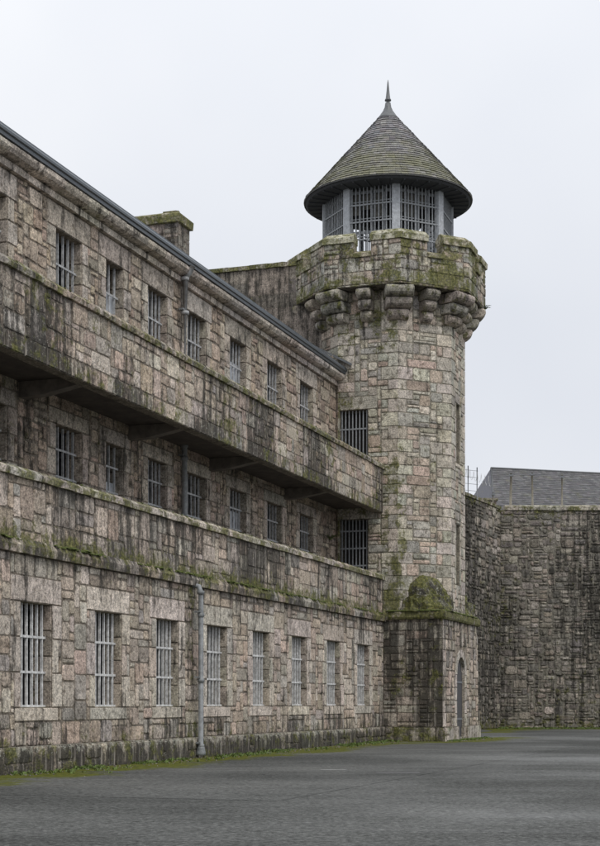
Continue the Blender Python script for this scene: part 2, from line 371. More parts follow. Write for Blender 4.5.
# ================================================================== ground
BETA = R(18.95); ROT = R(90-18.95)
P0 = Vector((-5.8, 35.8, 0)); DS = Vector((math.sin(BETA), math.cos(BETA), 0)); DN = Vector((math.cos(BETA), -math.sin(BETA), 0))
def W(s, t, z=0): return P0+DS*s+DN*t+Vector((0, 0, z))
W1 = Vector((12.53, 94, 0)); WD = Vector((2.9, 6.4, 0)).normalized()
g = MB(); g.add([(-900, -300, 0), (900, -300, 0), (900, 1500, 0), (-900, 1500, 0)], [(0, 1, 2, 3)])
tag(g.build('ground', M_asph), 'wide dark asphalt prison yard reaching past the walls', 'ground', kind='structure')
def wall_dist(p):
    q = Vector((p[0], p[1], 0))-P0; s_, t_ = q.dot(DS), q.dot(DN)
    d1 = abs(t_) if s_ < 28.56 else math.hypot(s_-28.56, t_)
    dx = max(28.56-s_, 0, s_-35.4); dy = max(t_-2.55, 0); d2 = math.hypot(dx, dy)
    r = Vector((p[0], p[1], 0))-W1; d3 = abs(r.x*WD.y-r.y*WD.x)
    d4 = abs(94-p[1]) if p[0] > 12 else 99
    return min(d1, d2), min(d3, d4)
def verge(name, pts_fn, nx, ny, label):
    g = MB(); P = []; F = []; Wx = []
    for i in range(nx+1):
        for j in range(ny+1):
            p = pts_fn(i/nx, j/ny); P.append(p)
    for i in range(nx):
        for j in range(ny): a = i*(ny+1)+j; F.append((a, a+ny+1, a+ny+2, a+1))
    def wx(p):
        a, b = wall_dist(p)
        m = max(1.3-a/2.9, 1.25*(1-b/7)) + .4*(noise.noise(Vector(p)*.5))
        return (max(0, min(1, m)), 0, 0)
    g.add(P, F, wx=wx); return tag(g.build(name, M_asph), label, 'moss', kind='structure')
verge('mossy_verge', lambda a, b: W(-9+75*a, -.05+8.9*b, .004), 200, 40, 'green mossy edge of the yard along the foot of the walls')
verge('mossy_verge', lambda a, b: Vector((11+25*a, 85+8.98*b, .008)), 50, 24, 'green mossy edge of the yard under the far rubble wall')

# ================================================================== prison block
SE = 28.56
block = empty('prison_block', W(0, 0), ROT, label='long three storey grey stone prison block with barred windows and galleries', cat='building')
FA = Fr((0, 0, 0), (1, 0, 0), (0, -1, 0)); FB = Fr((0, 2.1, 0), (1, 0, 0), (0, -1, 0))
S0 = -14.0
GW = [(-12.9, -11.4), (-9.2, -7.65), (-5.45, -3.95), (-1.75, -.25), (1.99, 3.52), (5.69, 7.21), (9.32, 10.92), (13.15, 14.7), (16.95, 18.56), (20.88, 22.55), (24.79, 26.48)]
BW = [(-12.6, -11.1), (-8.9, -7.4), (-4.9, -3.4), (-.2, 1.3), (3.85, 5.37), (6.85, 8.0), (9.7, 11.14), (12.7, 14.32), (16.45, 18.04), (20.2, 21.86), (23.95, 25.6)]
GZ = (1.49, 3.92)
def surround(u0, u1, v0, v1, lt, ex=.45, sill=.32, jw=(.3, .48), jh=.72):
    D = [(u0-ex, u1+ex, v1, lt)]
    if sill: D.append((u0-.28, u1+.28, v0-sill, v0))
    n = max(1, round((v1-v0)/jh)); 
    for k in range(n):
        a, b = v0+(v1-v0)*k/n, v0+(v1-v0)*(k+1)/n
        D.append((u0-jw[k % 2], u0, a, b)); D.append((u1, u1+jw[(k+1) % 2], a, b))
    return D
def wxA(u, v):
    pipe = max(0, 1-abs(u-8.1)/.55)
    m = .28*sm(v, 1.5, .6)+.35*pipe+.18*sm(v, 4.4, 5.0)
    win = any(a-.2 < u < b+.2 for a, b in GW)
    st = .05+.3*sm(v, 4.0, 5.0)+.3*sm(v, 1.4, .6)+.25*pipe+(.3*sm(v, .7, 1.3) if win and v < 1.5 else 0)+.25*noise.noise(Vector((u*.35, v*.5, 8)))
    return (m, st, .1)
# ground storey
mb = MB(); D = []
for u0, u1 in GW: D += surround(u0, u1, *GZ, 4.52)
wall(mb, FA, S0, SE, .6, 5.0, [(a, b, *GZ) for a, b in GW], D, PAL_A, wxf=wxA, cu=.29, cv=.185, big=.68, prot=(.006, .034), gap=.024)
mb.build('ground_storey_wall', M_stone, block)
# plinth
mb = MB(); FP = Fr((0, -.12, 0), (1, 0, 0), (0, -1, 0))
wall(mb, FP, S0, SE-.02, -.05, .6, pal=[(.23, .21, .18), (.27, .24, .2), (.2, .19, .165)], wxf=lambda u, v: (.3, .72-.6*sm(v, .45, .6)+.3*noise.noise(Vector((u*.4, v, 3))), .9*sm(v, .4, .6)), cu=.42, cv=.32, big=.35, prot=(.02, .05))
mb.add([FP.p(S0, .6), FP.p(SE-.02, .6), FA.p(SE-.02, .6), FA.p(S0, .6)], [(0, 1, 2, 3)], (.3, .28, .25), (.3, .1, .9))
mb.build('plinth', M_stone, block)
# string course + gallery parapets
mb = MB(); coping(mb, (S0, 0), (SE, 0), (0, -1), [(-.1, 5.0), (.13, 5.0), (.15, 5.18), (.06, 5.34), (-.1, 5.36)], 1.1, PAL_A, lambda p: (.36+.45*noise.noise(Vector(p)*.6)+.15*sm(p[2], 5.1, 5.3), .55, .1)); mb.build('string_course', M_stone, block)
def wxP(u, v): 
    n_ = noise.noise(Vector((u*.35, v*.2, 3)))
    return (.08+.5*sm(v, 5.95, 5.35), .38+.8*n_+.1*sm(v, 5.9, 6.7), .1)
mb = MB(); wall(mb, FA, S0, SE-.03, 5.3, 6.76, wxf=wxP, cu=.3, cv=.24, big=.5, pal=PAL_A, prot=(.006, .028), gap=.022)
mb.build('gallery_parapet', M_stone, block)
mb = MB(); FAi = Fr((0, .4, 0), (1, 0, 0), (0, 1, 0)); wall(mb, FAi, S0, SE-.03, 5.3, 6.76, pal=PAL_A, cu=.5, cv=.3); mb.build('gallery_parapet_inner_face', M_stone, block)
mb = MB(); coping(mb, (S0, .2), (SE+.05, .2), (0, -1), [(-.26, 6.74), (.3, 6.74), (.31, 6.88), (.2, 6.97), (-.2, 6.98), (-.26, 6.9)], 1.3, PAL_G, lambda p: (.5, .22, .5)); mb.build('parapet_coping', M_stone, block)
def wxU(u, v):
    n_ = noise.noise(Vector((u*.4, v*.15, 9)))
    return (.22+.35*noise.noise(Vector((u*.5, v*.8, 1)))+.12*sm(v, 10.2, 9.7), .27+.8*n_+.3*sm(v, 10.2, 9.7), .3)
mb = MB(); D = []; u = S0
while u < SE-.1:
    w_ = rnd.uniform(.35, .6); D.append((u, min(u+w_, SE-.05), 9.55, 9.98)); u += w_
wall(mb, FA, S0, SE-.05, 9.55, 11.4, dressed=D, wxf=wxU, cu=.27, cv=.25, big=.5, pal=PAL_A+PAL_B[:2], dpal=PAL_A, prot=(.008, .028), gap=.024)
mb.add([(S0, 0, 9.55), (SE-.05, 0, 9.55), (SE-.05, .32, 9.55), (S0, .32, 9.55)], [(0, 1, 2, 3)], (.2, .18, .16))
mb.add([(S0, .32, 9.55), (SE-.05, .32, 9.55), (SE-.05, .32, 11.4), (S0, .32, 11.4)], [(0, 1, 2, 3)], (.25, .22, .2))
mb.build('gallery_parapet', M_stone, block)
mb = MB(); coping(mb, (S0, .16), (SE+.02, .16), (0, -1), [(-.22, 11.38), (.25, 11.38), (.27, 11.5), (.18, 11.6), (-.16, 11.61), (-.22, 11.5)], 1.2, PAL_A, lambda p: (.48, .38, .5)); mb.build('parapet_coping', M_stone, block)
# gallery floors, soffit and beams
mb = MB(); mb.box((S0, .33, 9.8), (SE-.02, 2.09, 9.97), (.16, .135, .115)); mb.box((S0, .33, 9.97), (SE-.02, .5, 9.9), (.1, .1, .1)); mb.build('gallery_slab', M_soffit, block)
for sB in (-10.5, -4.5, 2.0, 8.45, 14.7, 22.2):
    mb = MB(); x0, x1 = sB-.16, sB+.16
    P = [(x, y, z) for x in (x0, x1) for y, z in ((2.09, 9.38), (1.4, 9.42), (.34, 9.62), (.34, 9.79), (2.09, 9.79))]
    mb.add(P, [(0, 1, 2, 3, 4), (9, 8, 7, 6, 5), (0, 5, 6, 1), (1, 6, 7, 2), (2, 7, 8, 3), (4, 3, 8, 9), (0, 4, 9, 5)], (.2, .17, .15))
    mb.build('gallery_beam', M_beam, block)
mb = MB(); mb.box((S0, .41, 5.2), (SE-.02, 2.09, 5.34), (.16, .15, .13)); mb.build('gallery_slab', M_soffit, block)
# set back upper walls
Z1 = (7.0, 9.08); Z2 = (12.05, 14.33)
def wxB(u, v): return (.1*sm(v, 12.3, 11.8), .12+.15*noise.noise(Vector((u*.3, v*.4, 5))), .05)
mb = MB(); D = []; H = []
for k, (u0, u1) in enumerate(BW):
    D += surround(u0, u1, *Z2, 14.98, .48, 0, (.34, .5), .55); H.append((u0, u1, *Z2))
    D += surround(u0, u1, *Z1, 9.5, .4, 0, (.34, .5), .6); H.append((u0, u1, *Z1))
wall(mb, FB, S0, 29.4, 5.3, 15.05, H, D, PAL_B, wxf=wxB, cu=.25, cv=.17, big=.6, prot=(.008, .04), gap=.028, dpal=[(.36, .325, .285), (.34, .30, .26), (.37, .33, .30)])
mb.build('set_back_wall', M_stone, block)
# left end wall (out of the picture)
mb = MB(); wall(mb, Fr((S0, 12, 0), (0, -1, 0), (-1, 0, 0)), 0, 12, 0, 15.0, cu=.6, cv=.4); mb.box((S0, 11.8, 0), (34, 12, 15.9), (.3, .27, .24)); mb.build('end_wall', M_stone, block)
# cornice, gutter
mb = MB(); coping(mb, (S0, 2.1), (29.2, 2.1), (0, -1), [(-.1, 15.0), (.13, 15.0), (.14, 15.17), (.09, 15.18), (.09, 15.2), (.25, 15.21), (.37, 15.25), (.44, 15.33), (.46, 15.42), (.4, 15.47), (-.1, 15.49)], 1.35, PAL_G, lambda p: (.1, .22, .2), .004, .01); mb.build('cornice', M_granite, block)
mb = MB(); sweep(mb, [(S0, 2.1), (29.25, 2.1)], [(0, -1)]*2, [(.3, 15.48), (.47, 15.48), (.48, 15.56), (.53, 15.58), (.54, 15.64), (.5, 15.7), (.5, 15.74), (.46, 15.74), (.46, 15.6), (.34, 15.56), (.3, 15.6)], (.1, .1, .1)); 
mb.build('gutter', M_gutter, block)
mb = MB(); mb.box((S0, 1.72, 15.5), (29.2, 1.78, 15.82)); mb.build('fascia_board', M_gutter, block)
# roof
mb = MB(); a_ = R(28)
def slates(mb, org, ud, sd, Lu, Ls, row=.3, wd=.3, tone=((.1, .105, .12), (.13, .135, .15), (.085, .09, .1)), moss=lambda p: (0, 0, 0), row_nsub=1):
    org = Vector(org); ud = Vector(ud).normalized(); sd = Vector(sd).normalized(); nn = ud.cross(sd).normalized()
    if nn.z < 0: nn = -nn
    nr = round(Ls/row)
    for r_ in range(nr):
        v0 = r_*row; u = -(r_ % 2)*wd/2
        lu0, lu1 = (0, Lu) if not callable(Lu) else Lu(v0)
        u += math.floor(lu0/wd)*wd
        while u < lu1:
            a, b = max(u, lu0), min(u+wd-.006, lu1)
            if b-a > .03:
                hh = rnd.uniform(.018, .03)
                A = org+ud*a+sd*v0+nn*hh; B = org+ud*b+sd*v0+nn*hh; Cc = org+ud*b+sd*(v0+row)+nn*.004; Dd = org+ud*a+sd*(v0+row)+nn*.004
                mb.add([A, B, Cc, Dd, A-nn*hh, B-nn*hh], [(0, 1, 2, 3), (4, 5, 1, 0)], jit(rnd.choice(tone), .2), moss)
            u += wd
slates(mb, (S0, 1.68, 15.72), (1, 0, 0), (0, math.cos(a_), math.sin(a_)), 43.5, 6.9, .35, .4)
yr = 1.68+6.9*math.cos(a_); zr = 15.72+6.9*math.sin(a_)
mb.add([(S0, 1.68, 15.71), (29.5, 1.68, 15.71), (29.5, yr, zr), (S0, yr, zr), (29.5, 12, 15.8), (S0, 12, 15.8)], [(0, 1, 2, 3), (3, 2, 4, 5), (0, 3, 5), (1, 4, 2)], (.1, .1, .11))
mb.build('slate_roof', M_slate, block)
# chimney
ch = MB(); x0, x1, y0, y1 = 20.9, 22.0, 6.0, 7.75; zb, zt = 17.2, 20.05
for fr, a, b in ((Fr((0, y0, 0), (1, 0, 0), (0, -1, 0)), x0, x1), (Fr((x0, 0, 0), (0, -1, 0), (-1, 0, 0)), -y1, -y0), (Fr((x1, 0, 0), (0, 1, 0), (1, 0, 0)), y0, y1), (Fr((0, y1, 0), (-1, 0, 0), (0, 1, 0)), -x1, -x0)):
    wall(ch, fr, a, b, zb, zt, pal=[(.2, .19, .17), (.16, .15, .135), (.25, .22, .2)], cu=.3, cv=.2, prot=(.006, .015), wxf=lambda u, v: (.1, .35, .2), ml=1, mr=1)
chim = ch.build('chimney', M_stone, block)
cp = MB(); OC = [(x0, y0), (x1, y0), (x1, y1), (x0, y1)]; NC = [(-1, -1), (1, -1), (1, 1), (-1, 1)]
sweep(cp, OC, NC, [(0, zt-.02), (.12, zt), (.14, zt+.3), (.05, zt+.38), (-.45, zt+.42)], (.33, .3, .24), (.62, .25, .6), closed=True)
for k in range(5): cp.box((x0+.08+.2*k, y0+.1, zt+.38), (x0+.24+.2*k, y0+.5+rnd.uniform(0, .6), zt+.42+rnd.uniform(0, .12)), (.25, .22, .17), (.5, .3, .3))
cp.build('chimney_cap', M_stone, chim)
cp = MB(); cp.box((x0-.05, y0+.55, zt-.62), (x0-.012, y1, zt-.55), (.5, .5, .48)); cp.build('ledge_highlight', M_panel, chim)  # pale strip added as a painted highlight along the chimney ledge
# windows
def window(fr, u0, u1, v0, v1, nb, rails, mat, panel=None, dep=.2, sillv=True, narrow=False, bw=.037):
    o = MB(); dd = .62; T = (.3, .265, .225)
    for a, ud, lo, hi in ((u1, -1, 0, 1), (u0, 1, 0, 1)):
        fj = Fr(fr.p(a, 0, 0), -fr.n, fr.u*ud)
        n = max(2, round((v1-v0)/.6)); D = [(0, dd, v0+(v1-v0)*k/n, v0+(v1-v0)*(k+1)/n) for k in range(n)]
        wall(o, fj, 0, dd, v0, v1, dressed=D, cu=.6, cv=.6, dpal=[(.3, .265, .225), (.26, .23, .2)])
    o.add([fr.p(u0, v1), fr.p(u1, v1), fr.p(u1, v1, -dd), fr.p(u0, v1, -dd)], [(0, 1, 2, 3)], T)
    o.add([fr.p(u0, v0), fr.p(u1, v0), fr.p(u1, v0+.06, -dd), fr.p(u0, v0+.06, -dd)], [(0, 1, 2, 3)], (.33, .3, .26), (.4, .2, .2))
    win = o.build('window', M_granite, block)
    b = MB()
    for k in range(nb):
        u = u0+(u1-u0)*(k+.6)/(nb+.2); b.obox(fr.p(u, (v0+v1)/2+.01, -dep), fr.u*(bw/2*rnd.uniform(.9, 1.1)), fr.n*.03, Vector((rnd.uniform(-.006, .006), 0, (v1-v0)/2-.015)))
    for rr in rails: b.obox(fr.p((u0+u1)/2, v0+(v1-v0)*rr, -dep+.03), fr.u*((u1-u0)/2+.01), fr.n*.012, Vector((0, 0, .028)))
    b.build('bars', mat, win)
    gp = MB(); m_ = (u0+u1)/2
    gp.add([fr.p(u0, v0, -dd+.04), fr.p(u1, v0, -dd+.04), fr.p(u1, v1, -dd+.04), fr.p(u0, v1, -dd+.04)], [(0, 1, 2, 3)])
    gp.build('pane', M_pane, win)
    sf = MB()
    for u in (u0+.04, m_, u1-.04): sf.obox(fr.p(u, (v0+v1)/2, -dd+.09), fr.u*.035, fr.n*.03, Vector((0, 0, (v1-v0)/2)))
    for q in (.02, .35, .67, .98): sf.obox(fr.p(m_, v0+(v1-v0)*q, -dd+.07), fr.u*((u1-u0)/2), fr.n*.025, Vector((0, 0, .025)))
    sf.build('sash', M_sash, win)
    if panel:
        a, c = panel; pb = MB(); pb.obox(fr.p(m_-.02, v0+(v1-v0)*(a+c)/2, -dep-.1), fr.u*((u1-u0)/2-.06), fr.n*.012, Vector((0, 0, (v1-v0)*(c-a)/2)))
        pb.build('shutter_panel', M_panel, win)
    return win
for k, (u0, u1) in enumerate(GW): window(FA, u0, u1, *GZ, 6, (.015, .34, .68), M_bars)
for k, (u0, u1) in enumerate(BW):
    nb = 3 if u1-u0 < 1.3 else 6
    nb = 3 if nb == 3 else 5
    window(FB, u0, u1, *Z2, nb, (.3, .62), M_bars2, (.0, .7) if k == 8 else ((.0, .66) if k == 5 else None), bw=.034)
    window(FB, u0, u1, *Z1, nb, (.35, .7), M_bars2, (.0, .66) if k == 8 else ((.0, .5) if k == 5 else None), bw=.034)
# downpipes
M_pipeb = simple('pale_pipe', (.36, .365, .37), .5, 0, 6, .35)
def pipe(x, y, z0, z1, r=.075, top=None, foot=False, mat=None):
    p = MB(); pts = [(x, y, z0), (x, y, z1)]
    if top: pts += top
    p.tube(pts, r, 12)
    z = z0+.3
    for zc in [z0+.25+k*1.9 for k in range(int((z1-z0)/1.9)+1)]+[z1]:
        if zc <= z1: p.lathe((x, y, zc-.06), [(r*1.0, 0), (r*1.35, .01), (r*1.35, .11), (r, .12)], 12)
    if foot: p.lathe((x, y, z0), [(r*1.9, -.02), (r*1.9, .05), (r*1.6, .16), (r*1.1, .3)], 12)
    dp = p.build('downpipe', mat or M_pipe, block)
    for zc in [z0+.32+k*1.9 for k in range(int((z1-z0)/1.9)+1)]:
        q = MB(); q.box((x-r*1.9, y-.02, zc), (x+r*1.9, y+.14, zc+.05)); q.build('pipe_bracket', M_pipe, dp)
pipe(8.25, -.26, .1, 4.8, .075, [(8.25, -.2, 4.98), (8.25, -.02, 5.02)], True)
pipe(12.0, 1.86, 9.97, 15.1, .1, [(12.0, 1.72, 15.3), (12.0, 1.6, 15.5)], mat=M_pipeb)
pipe(12.0, 1.88, 5.34, 9.8, .09)

# ================================================================== watch tower
TC = W(31.7, -.66)
tower = empty('watch_tower', TC, ROT, label='octagonal stone watch tower with corbelled parapet and conical slate roof', cat='tower')
def octo(k): a = k*math.pi/4; n = Vector((math.cos(a), math.sin(a), 0)); return n, Vector((-n.y, n.x, 0))
T22 = math.tan(math.pi/8)
AP = 3.14; HW = AP*T22
mb = MB()
def wxT(k):
    def f(u, v):
        m = .02+.3*noise.noise(Vector((u*.6+k*7, v*.3, 2)))
        if k == 4: m += .22+.3*sm(u, .3, 1.3)*sm(v, 17, 9)+.25*sm(u, -.9, -1.3)
        if k == 5: m += .45*sm(u, -.4, -1.3)*sm(v, 17, 10)
        m += .25*sm(v, 6.6, 5.4)
        return (m, -.05+.2*noise.noise(Vector((u*.5+k*3, v*.25, 11)))+.3*sm(v, 6.8, 5.5)+.2*sm(v, 16.8, 17.8), .12)
    return f
zq = [5.4]
while zq[-1] < 17.2: zq.append(zq[-1]+rnd.uniform(.38, .6))
zq.append(18.9)
TH = {4: [(-1.24, .0, 6.9, 9.34), (-1.24, .0, 10.0, 13.95)], 6: [(-.38, .3, 6.7, 9.3), (-.38, .3, 11.97, 14.52)]}
for k in range(8):
    n, u = octo(k); fr = Fr(n*AP, u, n); D = []; holes = TH.get(k, [])
    for j, (a, b) in enumerate(zip(zq, zq[1:])):
        wl = .5 if (j+k) % 2 == 0 else .8; wr = .8 if (j+k) % 2 == 0 else .5
        if not any(h[0] < -HW+wl and h[2] < b and h[3] > a for h in holes): D.append((-HW, -HW+wl-.08, a, b))
        if not any(h[1] > HW-wr and h[2] < b and h[3] > a for h in holes): D.append((HW-wr+.08, HW, a, b))
    if k == 4:
        D = [d_ for d_ in D if not (d_[0] < .2 and any(d_[2] < x[1] and d_[3] > x[0] for x in ((9.34, 9.9), (13.95, 14.6))))]
        D += [(-HW, .42, 9.34, 9.85), (-HW, .42, 13.95, 14.5)]
    if k == 6:
        for h in holes:
            for q in range(4):
                a, b = h[2]+(h[3]-h[2])*q/4, h[2]+(h[3]-h[2])*(q+1)/4
                D += [(h[0]-.2, h[0], a, b), (h[1], h[1]+.2, a, b)]
        D = [d_ for i_, d_ in enumerate(D)]
    step = .2
    wall(mb, fr, -HW, HW, 5.4, 18.9, holes, D, PAL_T, (.25, .235, .2), cu=.34, cv=.19, big=.3, prot=(.01, .045), wxf=wxT(k), ml=T22, mr=T22, dpal=PAL_T[:3]+PAL_G[:2], gap=.026)
mb.build('shaft', M_stone, tower)
for k, hs in TH.items():
    n, u = octo(k); fr = Fr(n*AP, u, n)
    for h in hs:
        o = MB(); u0, u1, v0, v1 = h; dd = .7; T = (.26, .24, .2)
        for Q in ([fr.p(u0, v0), fr.p(u0, v1), fr.p(u0, v1, -dd), fr.p(u0, v0, -dd)], [fr.p(u1, v0), fr.p(u1, v1), fr.p(u1, v1, -dd), fr.p(u1, v0, -dd)],
                  [fr.p(u0, v1), fr.p(u1, v1), fr.p(u1, v1, -dd), fr.p(u0, v1, -dd)], [fr.p(u0, v0), fr.p(u1, v0), fr.p(u1, v0, -dd), fr.p(u0, v0, -dd)]):
            o.add(Q, [(0, 1, 2, 3)], T, (.1, .2, 0))
        ob = o.build('barred_opening' if k == 4 else 'slit_window', M_stone, tower)
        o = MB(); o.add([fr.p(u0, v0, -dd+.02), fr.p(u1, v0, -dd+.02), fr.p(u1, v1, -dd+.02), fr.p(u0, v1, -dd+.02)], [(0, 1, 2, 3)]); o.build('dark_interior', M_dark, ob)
        if k == 4:
            o = MB(); nb = 8
            for q in range(nb): o.obox(fr.p(u0+(u1-u0)*(q+.5)/nb, (v0+v1)/2, -.12), fr.u*.024, fr.n*.02, Vector((0, 0, (v1-v0)/2-.01)))
            for q in (.2, .5, .8): o.obox(fr.p((u0+u1)/2, v0+(v1-v0)*q, -.1), fr.u*((u1-u0)/2), fr.n*.012, Vector((0, 0, .03)))
            o.build('bars', M_lanbar, ob)
# corbels
def corbel(n, base, wdt, reach):
    u = Vector((-n.y, n.x, 0)); mb = MB(); tiers = 3; ztop = 18.88; hh = .43
    for t in range(tiers):
        rr = reach*(1-.29*t); z1 = ztop-t*hh-.008; z0 = z1-hh+.016
        prof = [(-.25, z1), (rr-.08, z1), (rr-.02, z1-.04), (rr+.02, z1-.12), (rr+.02, z1-.2), (rr-.02, z1-.29), (rr-.1, z0+.06), (rr-.2, z0+.015), (rr-.28, z0), (-.25, z0)]
        st = [(-1, -.07), (-.93, -.02), (-.5, 0), (0, .01), (.5, 0), (.93, -.02), (1, -.07)]; P = []; F = []; m = len(prof)
        wj = wdt/2*rnd.uniform(.95, 1.03)*(1-.12*t)
        for sx, dz in st:
            for o_, z in prof:
                zz = z
                if abs(sx) == 1: zz = z+(.03 if z < (z0+z1)/2 else -.03)
                P.append(n*(base+(o_+dz if o_ > 0 else o_)+rnd.uniform(-.006, .006))+u*(sx*wj)+Vector((0, 0, zz)))
        for i in range(len(st)-1):
            for q in range(m): q2 = (q+1) % m; F.append((i*m+q, (i+1)*m+q, (i+1)*m+q2, i*m+q2))
        F.append(tuple(range(m))); F.append(tuple(reversed(range((len(st)-1)*m, len(st)*m))))
        mb.add(P, F, jit(rnd.choice([(.3, .27, .23), (.33, .3, .26), (.27, .25, .22), (.28, .28, .25)]), .1), lambda p: (.3, .28+.25*noise.noise(Vector(p)*2), .1))
    mb.build('corbel', M_granite, tower)
for k in range(16):
    a = k*math.pi/8; n = Vector((math.cos(a), math.sin(a), 0))
    if k % 2 == 0: corbel(n, AP, .64, .8)
    else: corbel(n, AP/math.cos(math.pi/8)-.12, 1.24, .97)
# parapet
PA = 3.98; PW = PA*T22; PI_ = 3.5
mb = MB()
def wxM(k):
    return lambda u, v: (.36+.6*noise.noise(Vector((u*.8+k*5, v*.9, 4)))+.2*sm(v, 19.7, 19.0), .26+.3*noise.noise(Vector((u*.6+k*3, v*.3, 8))), .5)
CW = .37
for k in range(8):
    n, u = octo(k); fr = Fr(n*PA, u, n)
    D = [(-PW, -PW+.62, 18.98, 19.5), (-PW+.62, .1, 18.98, 19.5), (.1, PW-.5, 18.98, 19.5), (PW-.5, PW, 18.98, 19.5)]
    wall(mb, fr, -PW, PW, 18.9, 20.1, (), D, PAL_T, cu=.27, cv=.19, big=.5, wxf=wxM(k), ml=T22, mr=T22, dpal=PAL_T, prot=(.01, .035))
    for a, b, l_, r_ in ((-PW, -CW, T22, 0), (CW, PW, 0, T22)):
        wall(mb, fr, a, b, 20.1, 20.76, (), (), PAL_T, cu=.27, cv=.25, big=.5, wxf=wxM(k), ml=l_, mr=r_)
    fi = Fr(n*PI_, -u, -n); mb.add([fi.p(-PI_*T22, 18.9), fi.p(PI_*T22, 18.9), fi.p(PI_*T22, 20.1), fi.p(-PI_*T22, 20.1)], [(0, 1, 2, 3)], (.25, .23, .2), (.3, .3, 0))
    for a, b in ((-PI_*T22, -CW), (CW, PI_*T22)): mb.add([n*PI_+u*a+Vector((0, 0, 20.1)), n*PI_+u*b+Vector((0, 0, 20.1)), n*PI_+u*b+Vector((0, 0, 20.76)), n*PI_+u*a+Vector((0, 0, 20.76))], [(0, 1, 2, 3)], (.25, .23, .2), (.3, .3, 0))
    for sgn in (-1, 1):     # cheeks of the crenel
        A, B = n*(PA+.0)+u*(CW*sgn), n*PI_+u*(CW*sgn); z0, z1 = Vector((0, 0, 20.1)), Vector((0, 0, 20.76))
        mb.add([A+z0, B+z0, B+z1, A+z1], [(0, 1, 2, 3)], (.3, .28, .23), (.35, .2, .1))
    # underside
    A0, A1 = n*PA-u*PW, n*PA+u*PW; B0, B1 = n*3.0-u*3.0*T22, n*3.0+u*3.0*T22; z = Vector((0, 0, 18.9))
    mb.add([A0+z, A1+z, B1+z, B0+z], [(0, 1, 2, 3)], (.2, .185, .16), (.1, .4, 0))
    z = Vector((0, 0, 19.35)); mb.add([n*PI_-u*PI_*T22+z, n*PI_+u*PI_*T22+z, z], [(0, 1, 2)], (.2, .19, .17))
par = mb.build('parapet', M_stone, tower)
c22 = 1/math.cos(math.pi/8)
for k in range(8):
    n, u = octo(k); n2, u2 = octo(k+1); a = (k+.5)*math.pi/4; nv = Vector((math.cos(a), math.sin(a), 0))*c22
    mid = (PA+PI_)/2; hw = (PA-PI_)/2+.1; p0 = n*mid+u*CW*.97; pv = nv*mid; p1 = n2*mid-u2*CW*.97
    mb = MB(); seg = [(p0, n), (p0.lerp(pv, .5), n), (pv, nv), (pv.lerp(p1, .5), n2), (p1, n2)]
    zz = rnd.uniform(-.02, .02)
    sweep(mb, [(p.x, p.y) for p, q in seg], [(q.x, q.y) for p, q in seg], [(-hw, 20.74), (hw, 20.74), (hw+.02, 20.98+zz), (hw-.06, 21.02+zz), (.06, 21.2+zz), (-.06, 21.2+zz), (-hw, 21.0), (-hw, 20.74)], jit((.36, .34, .25), .1), lambda p: (.52+.3*noise.noise(Vector(p)*1.3), .1, .9))
    mb.build('merlon_cap', M_stone, par)
    mb = MB(); q0 = n*mid-u*CW*1.02; q1 = n*mid+u*CW*1.02
    sweep(mb, [(q0.x, q0.y), (q1.x, q1.y)], [(n.x, n.y)]*2, [(-hw, 20.1), (hw, 20.1), (hw+.02, 20.25), (.0, 20.42), (-hw, 20.4)], jit((.36, .34, .25), .1), (.5, .1, .5))
    mb.build('crenel_sill', M_stone, par)
# lantern
LA = 2.84*math.cos(math.pi/8); LW = LA*T22; LZ0, LZ1 = 19.35, 23.5
lan = MB()
for k in range(8):
    n, u = octo(k); fr = Fr(n*LA, u, n)
    lan.obox(fr.p(0, (LZ0+20.3)/2, -.05), fr.u*(LW-.08), fr.n*.06, Vector((0, 0, (20.3-LZ0)/2)), (.25, .26, .28))
lantern = lan.build('lantern_room', M_post, tower)
lan = MB(); lan.lathe((0, 0, LZ1-.03), [(.01, 0), (3.55, .0), (3.62, .06), (3.62, .1), (.01, .12)], 64, (.1, .1, .1), smooth=False); 
for k in range(40):
    a = 2*math.pi*k/40; d_ = Vector((math.cos(a), math.sin(a), 0)); lan.obox(d_*3.12+Vector((0, 0, LZ1-.05)), d_*.4, Vector((-d_.y, d_.x, 0))*.03, Vector((0, 0, .03)))
lan.build('eaves_soffit', simple('dark_boards', (.06, .063, .07), .8, 0, 6, .3), lantern)
